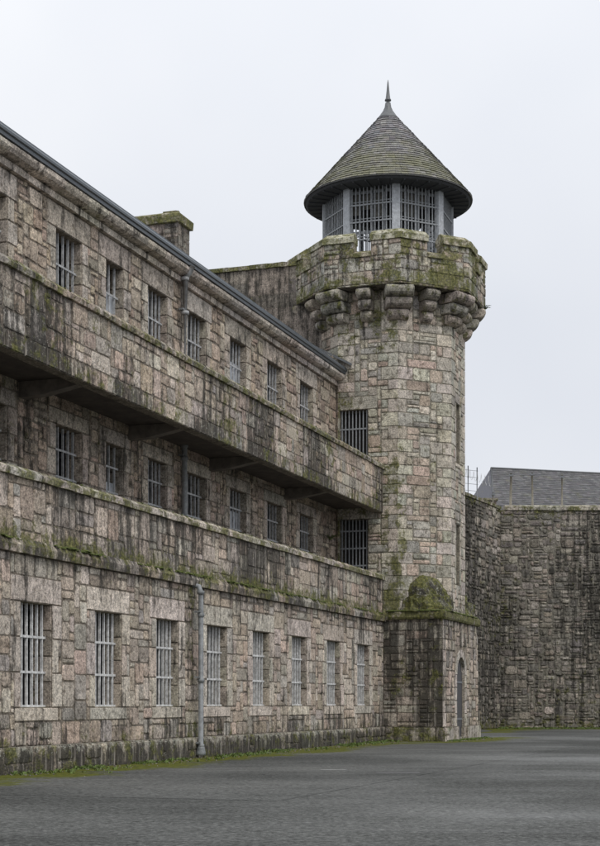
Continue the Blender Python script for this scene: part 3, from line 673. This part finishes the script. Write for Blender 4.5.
for k in range(8):
    a = (k+.5)*math.pi/4; nv = Vector((math.cos(a), math.sin(a), 0)); uv = Vector((-nv.y, nv.x, 0))
    p = MB(); p.obox(nv*(2.84-.08)+Vector((0, 0, (LZ0+LZ1)/2)), nv*.12, uv*.17, Vector((0, 0, (LZ1-LZ0)/2))); p.build('post', M_post, lantern)
    n, u = octo(k); fr = Fr(n*LA, u, n)
    b = MB(); nb = 11
    for q in range(nb): b.obox(fr.p(-LW+.16+(2*LW-.32)*(q+.5)/nb, (20.25+LZ1)/2, .02), fr.u*.022, fr.n*.018, Vector((0, 0, (LZ1-20.25)/2)))
    for z in (20.5, 21.25, 22.0, 22.72): b.obox(fr.p(0, z, .045), fr.u*(LW-.12), fr.n*.014, Vector((0, 0, .03))); b.obox(fr.p(0, z+.14, -.02), fr.u*(LW-.12), fr.n*.012, Vector((0, 0, .018)))
    b.build('bar_grille', M_lanbar, lantern)
    b = MB()
    for q in (-.5, .0, .5): b.obox(fr.p(q*LW, (20.25+LZ1)/2, -.16), fr.u*.045, fr.n*.03, Vector((0, 0, (LZ1-20.25)/2)))
    for z in (20.3, 21.6, 23.3): b.obox(fr.p(0, z, -.16), fr.u*LW*.97, fr.n*.03, Vector((0, 0, .06)))
    # brown panels added to darken the lantern inside its upper lights
    b.build('sash', M_lanbar, lantern)
    b = MB()
    for q in range(4):
        if k in (3, 4, 5, 6) and q != 3: 
            lo = rnd.uniform(22.2, 22.7); ua, ub = -LW*.97+q*LW*.485, -LW*.97+(q+1)*LW*.485
            b.obox(fr.p((ua+ub)/2, (lo+23.45)/2, -.24), fr.u*((ub-ua)/2-.03), fr.n*.01, Vector((0, 0, (23.45-lo)/2)), (.2, .2, .2))
    if b.v: b.build('gloom_panel', M_gloom, lantern)
# conical roof
mb = MB(); EZ = 23.6; ER = 3.68; TZ = 27.3; TR = .43; nr = 27
for r_ in range(nr):
    f0, f1 = r_/nr, (r_+1)/nr; R0 = ER+(TR-ER)*f0; R1 = ER+(TR-ER)*f1; z0 = EZ+(TZ-EZ)*f0; z1 = EZ+(TZ-EZ)*f1
    n_ = max(14, round(2*math.pi*R0/.27)); off = rnd.random()
    for q in range(n_):
        a0 = 2*math.pi*(q+off)/n_+.003/R0; a1 = 2*math.pi*(q+1+off)/n_-.003/R0; h = rnd.uniform(.022, .042)
        c0, s0, c1, s1 = math.cos(a0), math.sin(a0), math.cos(a1), math.sin(a1)
        P = [((R0+h)*c0, (R0+h)*s0, z0+h*.6), ((R0+h)*c1, (R0+h)*s1, z0+h*.6), ((R1+.003)*c1, (R1+.003)*s1, z1), ((R1+.003)*c0, (R1+.003)*s0, z1), (R0*c0, R0*s0, z0), (R0*c1, R0*s1, z0)]
        ms = .74*sm(f0, .8, .1)
        mb.add(P, [(0, 1, 2, 3), (4, 5, 1, 0)], jit(rnd.choice([(.14, .14, .15), (.18, .18, .185), (.115, .118, .13), (.16, .155, .15)]), .22), (ms*rnd.uniform(.7, 1.1), 0, 0))
mb.lathe((0, 0, 0), [(ER-.02, EZ-.02), (TR-.02, TZ)], 64, (.08, .08, .08), smooth=False)
mb.lathe((0, 0, 0), [(3.5, EZ-.03), (ER+.02, EZ-.05), (ER+.03, EZ), (ER-.02, EZ+.01)], 64, (.08, .08, .08), smooth=False)
mb.build('conical_roof', M_slate, tower)
mb = MB(); mb.lathe((0, 0, 0), [(.5, 27.24), (.52, 27.26), (.42, 27.36), (.21, 27.66), (.2, 27.7), (.15, 27.8), (.12, 28.0), (.06, 28.03), (.055, 28.08), (.14, 28.1), (.14, 28.14), (.1, 28.2), (.055, 28.6), (.03, 28.9), (.008, 29.02)], 20); mb.build('finial', M_lead, tower)
# square base with door, string course and broach
BX0, BX1, BY0, BY1 = 28.56-31.7, 35.4-31.7, -(2.55+.66), 3.1
FL = Fr((BX0, 0, 0), (0, -1, 0), (-1, 0, 0)); FRt = Fr((0, BY0, 0), (1, 0, 0), (0, -1, 0))
dx0, dx1 = 31.15-31.7, 32.7-31.7; dm = (dx0+dx1)/2; dr = (dx1-dx0)/2; zs = 3.6-dr
def wxL(u, v): return (.16+.3*noise.noise(Vector((u, v*.6, 1))), .5+.4*noise.noise(Vector((u*.9, v*.5, 6))), 0)
def wxR(u, v): return (.12, .2+.2*sm(v, 4.4, 5.1), .1)
mb = MB()
ql = []; z = .6; j = 0
while z < 5.0:
    h = min(rnd.uniform(.45, .62), 5.1-z); 
    if 5.1-z-h < .2: h = 5.1-z
    ql.append((z, z+h, j % 2)); z += h; j += 1
DL = [(-BY0-(.62 if q else .38), -BY0, a, b) for a, b, q in ql]
DR = [(BX0, BX0+(.38 if q else .62), a, b) for a, b, q in ql]
wall(mb, FL, .66, -BY0, .6, 5.1, (), DL, [(.27, .24, .2), (.3, .24, .2), (.22, .21, .18), (.31, .28, .23)], cu=.3, cv=.17, big=.4, wxf=wxL, mr=1, dpal=[(.25, .23, .19)])
hole = (dx0-.36, dx1+.36, .0, 4.05)
wall(mb, FRt, BX0, BX1, .6, 5.1, [hole], DR, PAL_A, cu=.25, cv=.2, big=.4, wxf=wxR, ml=1)
wall(mb, Fr((BX1, 0, 0), (0, 1, 0), (1, 0, 0)), BY0, BY1, 0, 5.1, cu=.4, cv=.25)
# jambs, voussoirs
def blk(a, b, c, e): stone(mb, FRt, [(a, c), (b, c), (b, e), (a, e)], .03, .016, jit(PAL_G[1], .08), wxR and (.08, .15, 0), False)
zz = .0
for q in range(5):
    h = zs/5; blk(dx0-.36, dx0, q*h, (q+1)*h); blk(dx1, dx1+.36, q*h, (q+1)*h)
for q in range(7):
    a0, a1 = math.pi*q/7, math.pi*(q+1)/7; P = []
    for d_ in (-.5, .03):
        for (r__, a) in ((dr, a0+.005), (dr+.33, a0+.008), (dr+.33, a1-.008), (dr, a1-.005)): P.append(FRt.p(dm+r__*math.cos(a), zs+r__*math.sin(a), d_))
    mb.add(P, [(0, 1, 2, 3), (4, 5, 6, 7), (0, 1, 5, 4), (1, 2, 6, 5), (2, 3, 7, 6), (3, 0, 4, 7)], jit(PAL_G[1], .1), (.05, .2, 0))
for sg in (-1, 1):      # spandrels
    P = [FRt.p(dm+sg*(dr+.36), zs, .01), FRt.p(dm+sg*(dr+.36), 4.05, .01), FRt.p(dm, 4.05, .01)]+[FRt.p(dm+sg*(dr+.3)*math.cos(math.pi/2-q*math.pi/12), zs+(dr+.3)*math.sin(math.pi/2-q*math.pi/12), .01) for q in range(7)]
    mb.add(P, [tuple(range(len(P)))], (.3, .26, .22), (.1, .25, 0))
for a in (dx0, dx1): mb.add([FRt.p(a, 0), FRt.p(a, zs), FRt.p(a, zs, -.5), FRt.p(a, 0, -.5)], [(0, 1, 2, 3)], (.33, .3, .26))
stone(mb, FRt, [(dm-.22, 4.0), (dm+.22, 4.0), (dm+.26, 4.75), (dm-.26, 4.75)], .06, .01, PAL_G[0], (.05, .2, 0), False)
base = mb.build('square_base', M_stone, tower)
mb = MB()
FLp = Fr((BX0-.12, 0, 0), (0, -1, 0), (-1, 0, 0)); FRp = Fr((0, BY0-.12, 0), (1, 0, 0), (0, -1, 0))
dk = [(.24, .22, .19), (.28, .25, .21)]
wall(mb, FLp, .78, -BY0+.12, -.05, .6, pal=dk, wxf=lambda u, v: (.5, .5, 0), cu=.4, cv=.3, mr=1, prot=(.02, .04))
for a, b in ((BX0-.12, dx0-.1), (dx1+.1, BX1)):
    if a > 0: mb.build('plinth', M_stone, tower); mb = MB()
    wall(mb, FRp, a, b, -.05, .6, pal=PAL_G, wxf=lambda u, v: (.3, .15, .2), cu=.4, cv=.3, ml=1 if a < 0 else 0, prot=(.02, .04))
    mb.box((a, BY0-.12, .55), (b, BY0+.02, .6), (.4, .37, .32), (.2, .1, .3)); e_ = dx0-.1 if a < dx0-.2 else dx1+.1; mb.box((e_-.01, BY0-.12, 0), (e_+.01, BY0, .6), (.33, .3, .26))
    if a < dx0-.2: mb.box((BX0-.12, BY0-.1, .56), (BX0+.02, -.8, .605), (.3, .28, .25), (.5, .3, 0))
mb.build('plinth', M_stone, tower)
mb = MB(); nseg = 12; P = [FRt.p(dx0, .12, -.14), FRt.p(dx1, .12, -.14)]+[FRt.p(dm+dr*math.cos(math.pi*q/nseg), zs+dr*math.sin(math.pi*q/nseg), -.14) for q in range(nseg+1)]
mb.add(P, [tuple(range(len(P)))])
for q in range(5): mb.obox(FRt.p(dx0+.16+.31*q, 1.75, -.13), FRt.u*.145, FRt.n*.015, Vector((0, 0, 1.6 if 0 < q < 4 else 1.2)))
door = mb.build('door', M_door, tower)
mb = MB(); mb.box((dx0, BY0-.05, 0), (dx1, BY0+.5, .12), (.33, .31, .28), (.3, .3, 0)); mb.build('doorstep', M_granite, door)
mb = MB(); 
for z in (.9, 2.5): mb.obox(FRt.p(dm, z, -.10), FRt.u*(dr-.06), FRt.n*.012, Vector((0, 0, .04)))
mb.build('strap_hinge', M_darkbars, door)
mb = MB(); mx = lambda p: (.66, .4, .1)
sp_ = [(-.1, 5.08), (.1, 5.08), (.14, 5.16), (.14, 5.36), (.06, 5.46), (-.5, 5.5)]
coping(mb, (BX0, -.0), (BX0, BY0-.0), (-1, 0), sp_, .9, dk, mx); coping(mb, (BX0, BY0), (BX1, BY0), (0, -1), sp_, .9, dk, mx)
sweep(mb, [(BX0, BY0+.25), (BX0, BY0), (BX0+.25, BY0)], [(-1, 0), (-1, -1), (0, -1)], [(o, z+.004) for o, z in sp_], (.26, .24, .2), (.66, .3, .1))
mb.box((BX0, BY0, 5.1), (BX1, BY1, 5.42), (.22, .2, .17), (.6, .3, 0)); mb.build('string_course', M_stone, tower)
for sx, sy, nm in ((-1, -1, 0), (1, -1, 1)):
    mb = MB(); dirv = Vector((sx, sy, 0)).normalized(); tv = Vector((-dirv.y, dirv.x, 0)); c0 = dirv*(AP-.12)
    prof = [(1.22, 5.4), (1.2, 5.62), (1.08, 5.9), (.97, 6.06), (.86, 6.1), (.84, 6.3), (.72, 6.58), (.52, 6.8), (.27, 6.94), (0.02, 6.97)]
    P = []; F = []; m = 17
    for r_, z in prof:
        for q in range(m):
            a = math.pi*q/(m-1); 
            rx = r_/max(abs(math.cos(a)), abs(math.sin(a)))*.35+r_*.65
            base_ = c0+tv*math.cos(a)*min(rx, 1.22)+dirv*math.sin(a)*min(rx, 1.22)*1.0
            nn = noise.noise(Vector((base_.x*2.2, base_.y*2.2, z*3)))*.14+noise.noise(Vector((base_.x*6, base_.y*6, z*7)))*.1
            v = base_+(base_-c0)*nn+Vector((0, 0, z+nn*.6)); P.append(v)
    for i in range(len(prof)-1):
        for q in range(m-1): F.append((i*m+q, i*m+q+1, (i+1)*m+q+1, (i+1)*m+q))
    mb.add(P, F, (.22, .21, .18), lambda p: (.6+.5*noise.noise(Vector(p)*1.8), .75, .5)); mb.build('broach', M_stone, tower)
# lead flashing where the block roof meets the shaft
fl = MB(); pts = []
for q in range(9):
    a = R(168+q*2.6); r_ = 3.3; pts.append((r_*math.cos(a), r_*math.sin(a)*-1+.0, 16.0+.55*(1-q/8)+.25))
for a_0, a_1 in ((1.35, 2.2), (2.2, 3.2), (3.2, 4.2)):
    z_0, z_1 = 15.6+(a_0-.95)*.53, 15.6+(a_1-.95)*.53
    fl.add([(-3.19, a_0-.66, z_0), (-3.19, a_1-.68, z_1), (-3.19, a_1-.68, z_1+.1), (-3.19, a_0-.66, z_0+.1), (-3.5, a_0-.66, z_0-.02), (-3.5, a_1-.68, z_1-.02)], [(0, 1, 2, 3), (4, 5, 1, 0)])
fl.build('lead_flashing', M_lead, tower)

# rear cross wall
rw = empty('cross_wall', W(29.6, -5.5), ROT, label='plain dark rendered wall with mossy coping rising behind the block roof beside the tower', cat='wall')
mb = MB(); fr = Fr((0, 0, 0), (0, -1, 0), (-1, 0, 0))
wall(mb, fr, -2.75, 2.8, 10, 20.6, pal=[(.19, .17, .15), (.17, .155, .14), (.21, .185, .165)], mortar=(.18, .16, .14), cu=.9, cv=.6, prot=(.002, .005), gap=.012, wxf=lambda u, v: (.05, .38, 0))
mb.add([(0, 2.75, 10), (1.2, 2.75, 10), (1.2, 2.75, 20.6), (0, 2.75, 20.6)], [(0, 1, 2, 3)], (.2, .18, .16)); mb.add([(1.2, 2.75, 10), (1.2, -2.8, 10), (1.2, -2.8, 20.6), (1.2, 2.75, 20.6)], [(0, 1, 2, 3)], (.2, .18, .16)); mb.build('masonry', M_stone, rw)
mb = MB(); coping(mb, (.6, 2.85), (.6, -2.8), (-1, 0), [(-.7, 20.6), (.7, 20.6), (.72, 20.78), (.3, 20.9), (-.6, 20.9)], 1.0, [(.3, .28, .22)], lambda p: (.6, .3, .5)); mb.build('coping', M_stone, rw)

# ================================================================== boundary walls
WH = 14.0
def wxW(u, v): return (.16+.35*sm(v, 1.2, 0)+.45*sm(v, WH-1.0, WH)+.3*noise.noise(Vector((u*.3, v*.2, 2)))+.15*sm(abs(u), 1.2, 0)-.08, .36+.5*noise.noise(Vector((u*.25, v*.12, 7))), .12)
IRR = 1.5
wl = empty('boundary_wall', W1, 0, label='high rubble stone prison wall running back from behind the tower to the corner', cat='wall')
nL = Vector((WD.y, -WD.x, 0)); mb = MB(); fr = Fr(Vector((0, 0, 0)), WD, nL)
wall(mb, fr, -16, 0, 0, WH-.25, pal=PAL_R+[(.27, .245, .215)], mortar=(.16, .15, .13), cu=.3, cv=.2, big=.35, gap=.045, prot=(.02, .09), jitter=.08, wxf=wxW)
mb.build('masonry', M_rubble, wl)
mb = MB(); coping(mb, -16*WD.xy-nL.xy*.4, Vector((0, 0))-nL.xy*.4, (nL.x, nL.y), [(-.55, WH-.27), (.5, WH-.27), (.52, WH-.1), (.2, WH+.02), (-.3, WH+.02), (-.55, WH-.1)], .9, [(.32, .31, .26)], lambda p: (.5, .25, .4)); mb.build('coping', M_rubble, wl)
wr = empty('boundary_wall', W1+Vector((0, .02, 0)), 0, label='high rubble stone prison wall facing the yard at the far right', cat='wall')
mb = MB(); fr = Fr((0, 0, 0), (1, 0, 0), (0, -1, 0))
wall(mb, fr, .0, 20, 0, WH-.3, pal=PAL_R, mortar=(.2, .19, .165), cu=.27, cv=.17, big=.4, gap=.045, prot=(.02, .09), jitter=.07, wxf=wxW)
mb.build('masonry', M_rubble, wr)
mb = MB(); coping(mb, (.3, .4), (20, .4), (0, -1), [(-.55, WH-.32), (.5, WH-.32), (.52, WH-.1), (.2, WH+.02), (-.3, WH+.02), (-.55, WH-.1)], .9, [(.34, .33, .28)], lambda p: (.42, .2, .6)); mb.build('coping', M_rubble, wr)
IRR = 1.0
# posts with barbed wire on the walls
def wpt(px_, Y, z): return Vector(((px_-300)/1500*Y, Y, z))
PS = [(509, 'thin grey stub post on the far wall nearest its inner corner', 14.85, .07), (517.5, 'stout weathered post rising highest above the far wall coping', 0, 0)]
def post(px_, Y, z0, z1, r, label, lean=0.0):
    e = empty('wall_post', wpt(px_, Y, z0), 0, label=label, cat='post', group='posts standing on the far prison wall')
    mb = MB(); mb.tube([(0, 0, -.1), (lean*.5, 0, (z1-z0)*.5), (lean, 0, z1-z0)], [r, r*.95, r*.85], 8, (.3, .28, .24)); mb.build('shaft', M_wood, e)
    mb = MB(); mb.obox((lean, -.05, z1-z0-.12), (.14, 0, 0), (0, .04, 0), (0, 0, .06)); mb.build('wire_bracket', M_darkbars, e); return e
post(493, 94.8, 13.9, 14.9, .05, 'slim post on the wall corner in front of the slate roof hip')
post(510.5, 94.8, 14.0, 16.1, .085, 'taller pale post on the far wall left of the dark post', .04)
post(532.5, 94.8, 14.0, 16.15, .07, 'dark post on the far wall right of the pale post', -.03)
post(562, 94.8, 14.0, 16.0, .06, 'post on the far wall third from the corner')
wire = MB()
for z, sg in ((15.3, .08), (15.75, .1), (16.05, .05)):
    for a, b in ((510.5, 532.5), (532.5, 562), (562, 640)):
        A, B = wpt(a, 94.75, z), wpt(b, 94.75, z); wire.tube([A.lerp(B, q/6)-Vector((0, 0, sg*math.sin(math.pi*q/6))) for q in range(7)], .009, 4)
tag(wire.build('barbed_wire', M_darkbars), 'thin strands of wire strung between the posts on the far wall', 'wire')
# razor-wire frame on the side wall
e = empty('wire_frame', wpt(474, 88.5, 13.6), 0, label='spindly metal frame with wire loops on the side wall just right of the tower', cat='wire frame')
mb = MB()
for dx, h in ((-.35, 2.0), (.18, 1.9)): mb.tube([(dx, 0, 0), (dx, 0, h)], .03, 6)
for z in (.5, .9, 1.3, 1.7): mb.tube([(-.9, 0, z+.1), (.25, .1, z)], .012, 5)
mb.build('frame', M_darkbars, e)
mb = MB(); P = [(-.9+1.9*q/60, .3*math.sin(q*.9), 1.35-.7*q/60+.3*math.cos(q*.9)+.4) for q in range(61)]; mb.tube(P, .01, 4); mb.build('razor_coil', M_bars, e)

# far house
fh = empty('slate_roofed_house', Vector((20, 118, 0)), 0, label='grey house with hipped slate roof showing above the far prison wall', cat='house')
def lp(px_, y_, Y): return Vector(((px_-300)/1500*Y-20, Y-118, 1.6+(703-y_)*Y/1500))
rA = lp(491, 468, 124); eA = lp(474, 502, 118.0); rB = lp(640, 481, 128.0)
mb = MB(); rh = rA.z; eh = 15.6
ud = Vector((rB.x-rA.x, rB.y-rA.y, 0)).normalized(); sdn = Vector((ud.y, -ud.x, 0))
run = 5.2; ev0 = Vector((rA.x, rA.y, eh))+sdn*run-ud*1.9
Lr = (rB-rA).length; upv = (Vector((rA.x, rA.y, rh))-(Vector((rA.x, rA.y, eh))+sdn*run)).normalized(); Ls = math.hypot(run, rh-eh)
slates(mb, ev0, ud, upv, lambda v: (1.9*v/Ls, Lr+3.8-1.9*v/Ls), Ls, .24, .34, ((.07, .071, .076), (.06, .061, .066), (.088, .089, .094)))
q0 = ev0; q1 = ev0+ud*(Lr+3.8); r0 = Vector((rA.x, rA.y, rh)); r1 = r0+ud*Lr; b0 = q0-sdn*2*run; b1 = q1-sdn*2*run; dz = Vector((0, 0, .01))
mb.add([q0-dz, q1-dz, r1-dz, r0-dz, b0, b1], [(0, 1, 2, 3), (0, 3, 4), (1, 5, 2), (4, 5, 2, 3)], (.15, .15, .17)); roof = mb.build('roof', M_slate, fh)
mb = MB(); mb.tube([r0, r1], .09, 6, (.2, .2, .21)); mb.tube([q0, r0], .07, 6, (.3, .3, .31)); mb.build('ridge_tiles', M_lead, roof)
mb = MB(); W4 = [q0, q1, b1, b0]
for i in range(4):
    A, B = W4[i], W4[(i+1) % 4]; c = (q0+b1)/2; A = A.lerp(c, .04); B = B.lerp(c, .04)
    mb.add([Vector((A.x, A.y, 0)), Vector((B.x, B.y, 0)), Vector((B.x, B.y, eh)), Vector((A.x, A.y, eh))], [(0, 1, 2, 3)], (.3, .28, .25))
mb.build('wall', M_stone, fh)
# low ruined masonry behind the wall corner
mb = MB(); p = wpt(487, 99, 0); 
mb.box((p.x-.6, 98.5, 10), (p.x+.55, 99.5, 14.9), (.24, .2, .17), (.2, .3, .2)); mb.box((p.x-.7, 98.4, 14.9), (p.x+.65, 99.6, 15.05), (.28, .26, .22), (.4, .2, .3))
tag(mb.build('stone_pier', M_stone), 'low stone pier with capstone peeping over the wall corner below the slate roof', 'pier')
# yard details
def gp(px_, y_): Y = 1.6*1500/(y_-703); return Vector(((px_-300)/1500*Y, Y, 0))
mb = MB(); p = gp(398, 773)
mb.add([p+Vector(q) for q in ((-.5, -.35, .006), (.5, -.35, .006), (.5, .35, .006), (-.5, .35, .006), (-.42, -.27, .012), (.42, -.27, .012), (.42, .27, .012), (-.42, .27, .012))], [(0, 1, 5, 4), (1, 2, 6, 5), (2, 3, 7, 6), (3, 0, 4, 7), (4, 5, 6, 7)], (.12, .12, .12))
tag(mb.build('drain_cover', simple('cast_iron', (.09, .09, .09), .6, .3, 20, .4)), 'rectangular grey iron drain cover set in the asphalt', 'drain cover')
mb = MB(); p = gp(334, 770); mb.add([p+Vector((x, y, .007)) for x, y in ((-.33, -.04), (-.1, -.07), (.3, -.03), (.34, .05), (.05, .07), (-.3, .05))], [tuple(range(6))], (.6, .6, .6))
tag(mb.build('paint_mark', simple('worn_paint', (.45, .45, .44), .8, 0, 12, .4)), 'short worn streak of white paint on the asphalt', 'paint mark')
# grass and weeds at the wall foot
M_leaf = simple('weed_leaf', (.11, .16, .035), .7, 0, 5, .4)
mb = MB(); rg = random.Random(3)
def tuft(c, h, n):
    for q in range(n):
        a = rg.uniform(0, 6.28); l = h*rg.uniform(.5, 1.1); w_ = .009+.01*rg.random(); d_ = Vector((math.cos(a), math.sin(a), 0)); s_ = Vector((-d_.y, d_.x, 0)); b = Vector(c)+d_*rg.uniform(0, .05)
        mb.add([b-s_*w_, b+s_*w_, b+d_*l*.35+Vector((0, 0, l*.7))+s_*w_*.6, b+d_*l*.75+Vector((0, 0, l*.85))], [(0, 1, 2, 3)], (.08, .12, .03))
for q in range(900):
    s_ = rg.uniform(-3, 28.3); t_ = .16+abs(rg.gauss(0, .5)) 
    if noise.noise(Vector((s_*.5, t_, 0))) < -.05: continue
    tuft(W(s_, t_), rg.uniform(.03, .12), rg.randint(5, 10))
for q in range(260): tuft(W(rg.uniform(28.6, 36), 2.7+abs(rg.gauss(0, .25))), rg.uniform(.03, .1), 7)
for q in range(500): tuft((rg.uniform(12, 26), 93.8-abs(rg.gauss(0, 1.2)), 0), rg.uniform(.05, .14), 8)
tag(mb.build('wall_foot_grass', M_leaf), 'short grass and weeds growing along the foot of the walls', 'grass', kind='stuff')
mb = MB()
for q in range(700):
    s_ = rg.uniform(-3, 34); t_ = (2.7 if s_ > 28.4 else .15)+abs(rg.gauss(0, .7)); r_ = rg.uniform(.01, .035); c = W(s_, t_, r_*.3)
    mb.add([c+Vector((r_*math.cos(a)*rg.uniform(.7, 1.2), r_*math.sin(a)*rg.uniform(.7, 1.2), 0)) for a in (0, 1.3, 2.5, 3.8, 5)]+[c+Vector((0, 0, r_*.8))], [(0, 1, 5), (1, 2, 5), (2, 3, 5), (3, 4, 5), (4, 0, 5)], jit((.12, .11, .1), .4))
tag(mb.build('loose_grit', M_granite), 'small stones and grit lying on the asphalt by the walls', 'grit', kind='stuff')
# moss cushions on ledges
mb = MB(); M_moss = simple('moss_cushion', (.08, .1, .022), 1.0, 0, 14, .55, .8)
def cushion(c, r, sq=.5):
    b_ = len(mb.v); n = 7; P = []
    for (q, rr, zz) in ((0, 1, 0), (1, .85, .45), (2, .45, .85)):
        for k in range(n): a = 6.283*k/n+q*.4; P.append(Vector(c)+Vector((r*rr*math.cos(a)*rg.uniform(.75, 1.2), r*rr*math.sin(a)*rg.uniform(.75, 1.2), r*sq*zz*rg.uniform(.8, 1.2))))
    P.append(Vector(c)+Vector((0, 0, r*sq))); F = []
    for q in range(2):
        for k in range(n): F.append((q*n+k, q*n+(k+1) % n, (q+1)*n+(k+1) % n, (q+1)*n+k))
    for k in range(n): F.append((2*n+k, 2*n+(k+1) % n, 3*n))
    mb.add(P, F, (.1, .12, .03), smooth=True)
for q in range(1500):
    s_ = rg.uniform(-3, 28.2)
    if noise.noise(Vector((s_*.45, 0, 0)))+rg.uniform(-.3, .3) < -.02: continue
    k = rg.random()
    if k < .6: cushion(W(s_, rg.uniform(0, .12), 5.3+rg.uniform(-.02, .04)), rg.uniform(.03, .09))
    elif k < .85: cushion(W(s_, rg.uniform(-.2, .08), 6.95), rg.uniform(.02, .05))
    else: cushion(W(s_, rg.uniform(-.2, .08), 11.58), rg.uniform(.02, .05))
for q in range(260):
    if rg.random() < .5: c = W(28.56-rg.uniform(0, .12), rg.uniform(.2, 2.6), 5.42)
    else: c = W(28.56+rg.uniform(0, 6.5), 2.55+rg.uniform(0, .12), 5.42)
    cushion(c, rg.uniform(.04, .12))
tag(mb.build('moss_cushions', M_moss), 'cushions of green moss along the ledges and copings', 'moss', kind='stuff')
def fern(c, h, n, label, rot=0):
    f = MB(); r2 = random.Random(int(h*1000)+n)
    for q in range(n):
        a = r2.uniform(0, 6.28); l = h*r2.uniform(.6, 1.1); d_ = Vector((math.cos(a), math.sin(a), 0)); pts = [d_*l*.75*t+Vector((0, 0, l*(1.1*t-.75*t*t))) for t in (0, .25, .5, .75, 1)]
        f.tube(pts, .008, 4)
        for i, p_ in enumerate(pts[1:]):
            for sg in (-1, 1):
                s_ = Vector((-d_.y, d_.x, 0))*sg; w_ = l*.22*(1-.18*i); f.add([p_, p_+s_*w_+d_*w_*.3, p_+d_*w_*.7+s_*w_*.2], [(0, 1, 2)])
    o = f.build('wall_fern', M_leaf); o.location = c; tag(o, label, 'plant')
fern(TC+Matrix.Rotation(ROT, 3, 'Z')@(Vector((math.cos(R(-67.5)), math.sin(R(-67.5)), 0))*4.3)+Vector((0, 0, 18.95)), .42, 26, 'small green fern sprouting from the right end of the tower parapet underside')
n6, u6 = octo(6)
fern(TC+Matrix.Rotation(ROT, 3, 'Z')@(n6*4.0-u6*1.3)+Vector((0, 0, 19.5)), .3, 8, 'tiny fern rooted in a joint of the tower parapet face')
fern(W(27.6, -2.0, 8.4), .55, 16, 'dark fern clump hanging under the gallery beside the tower bars')
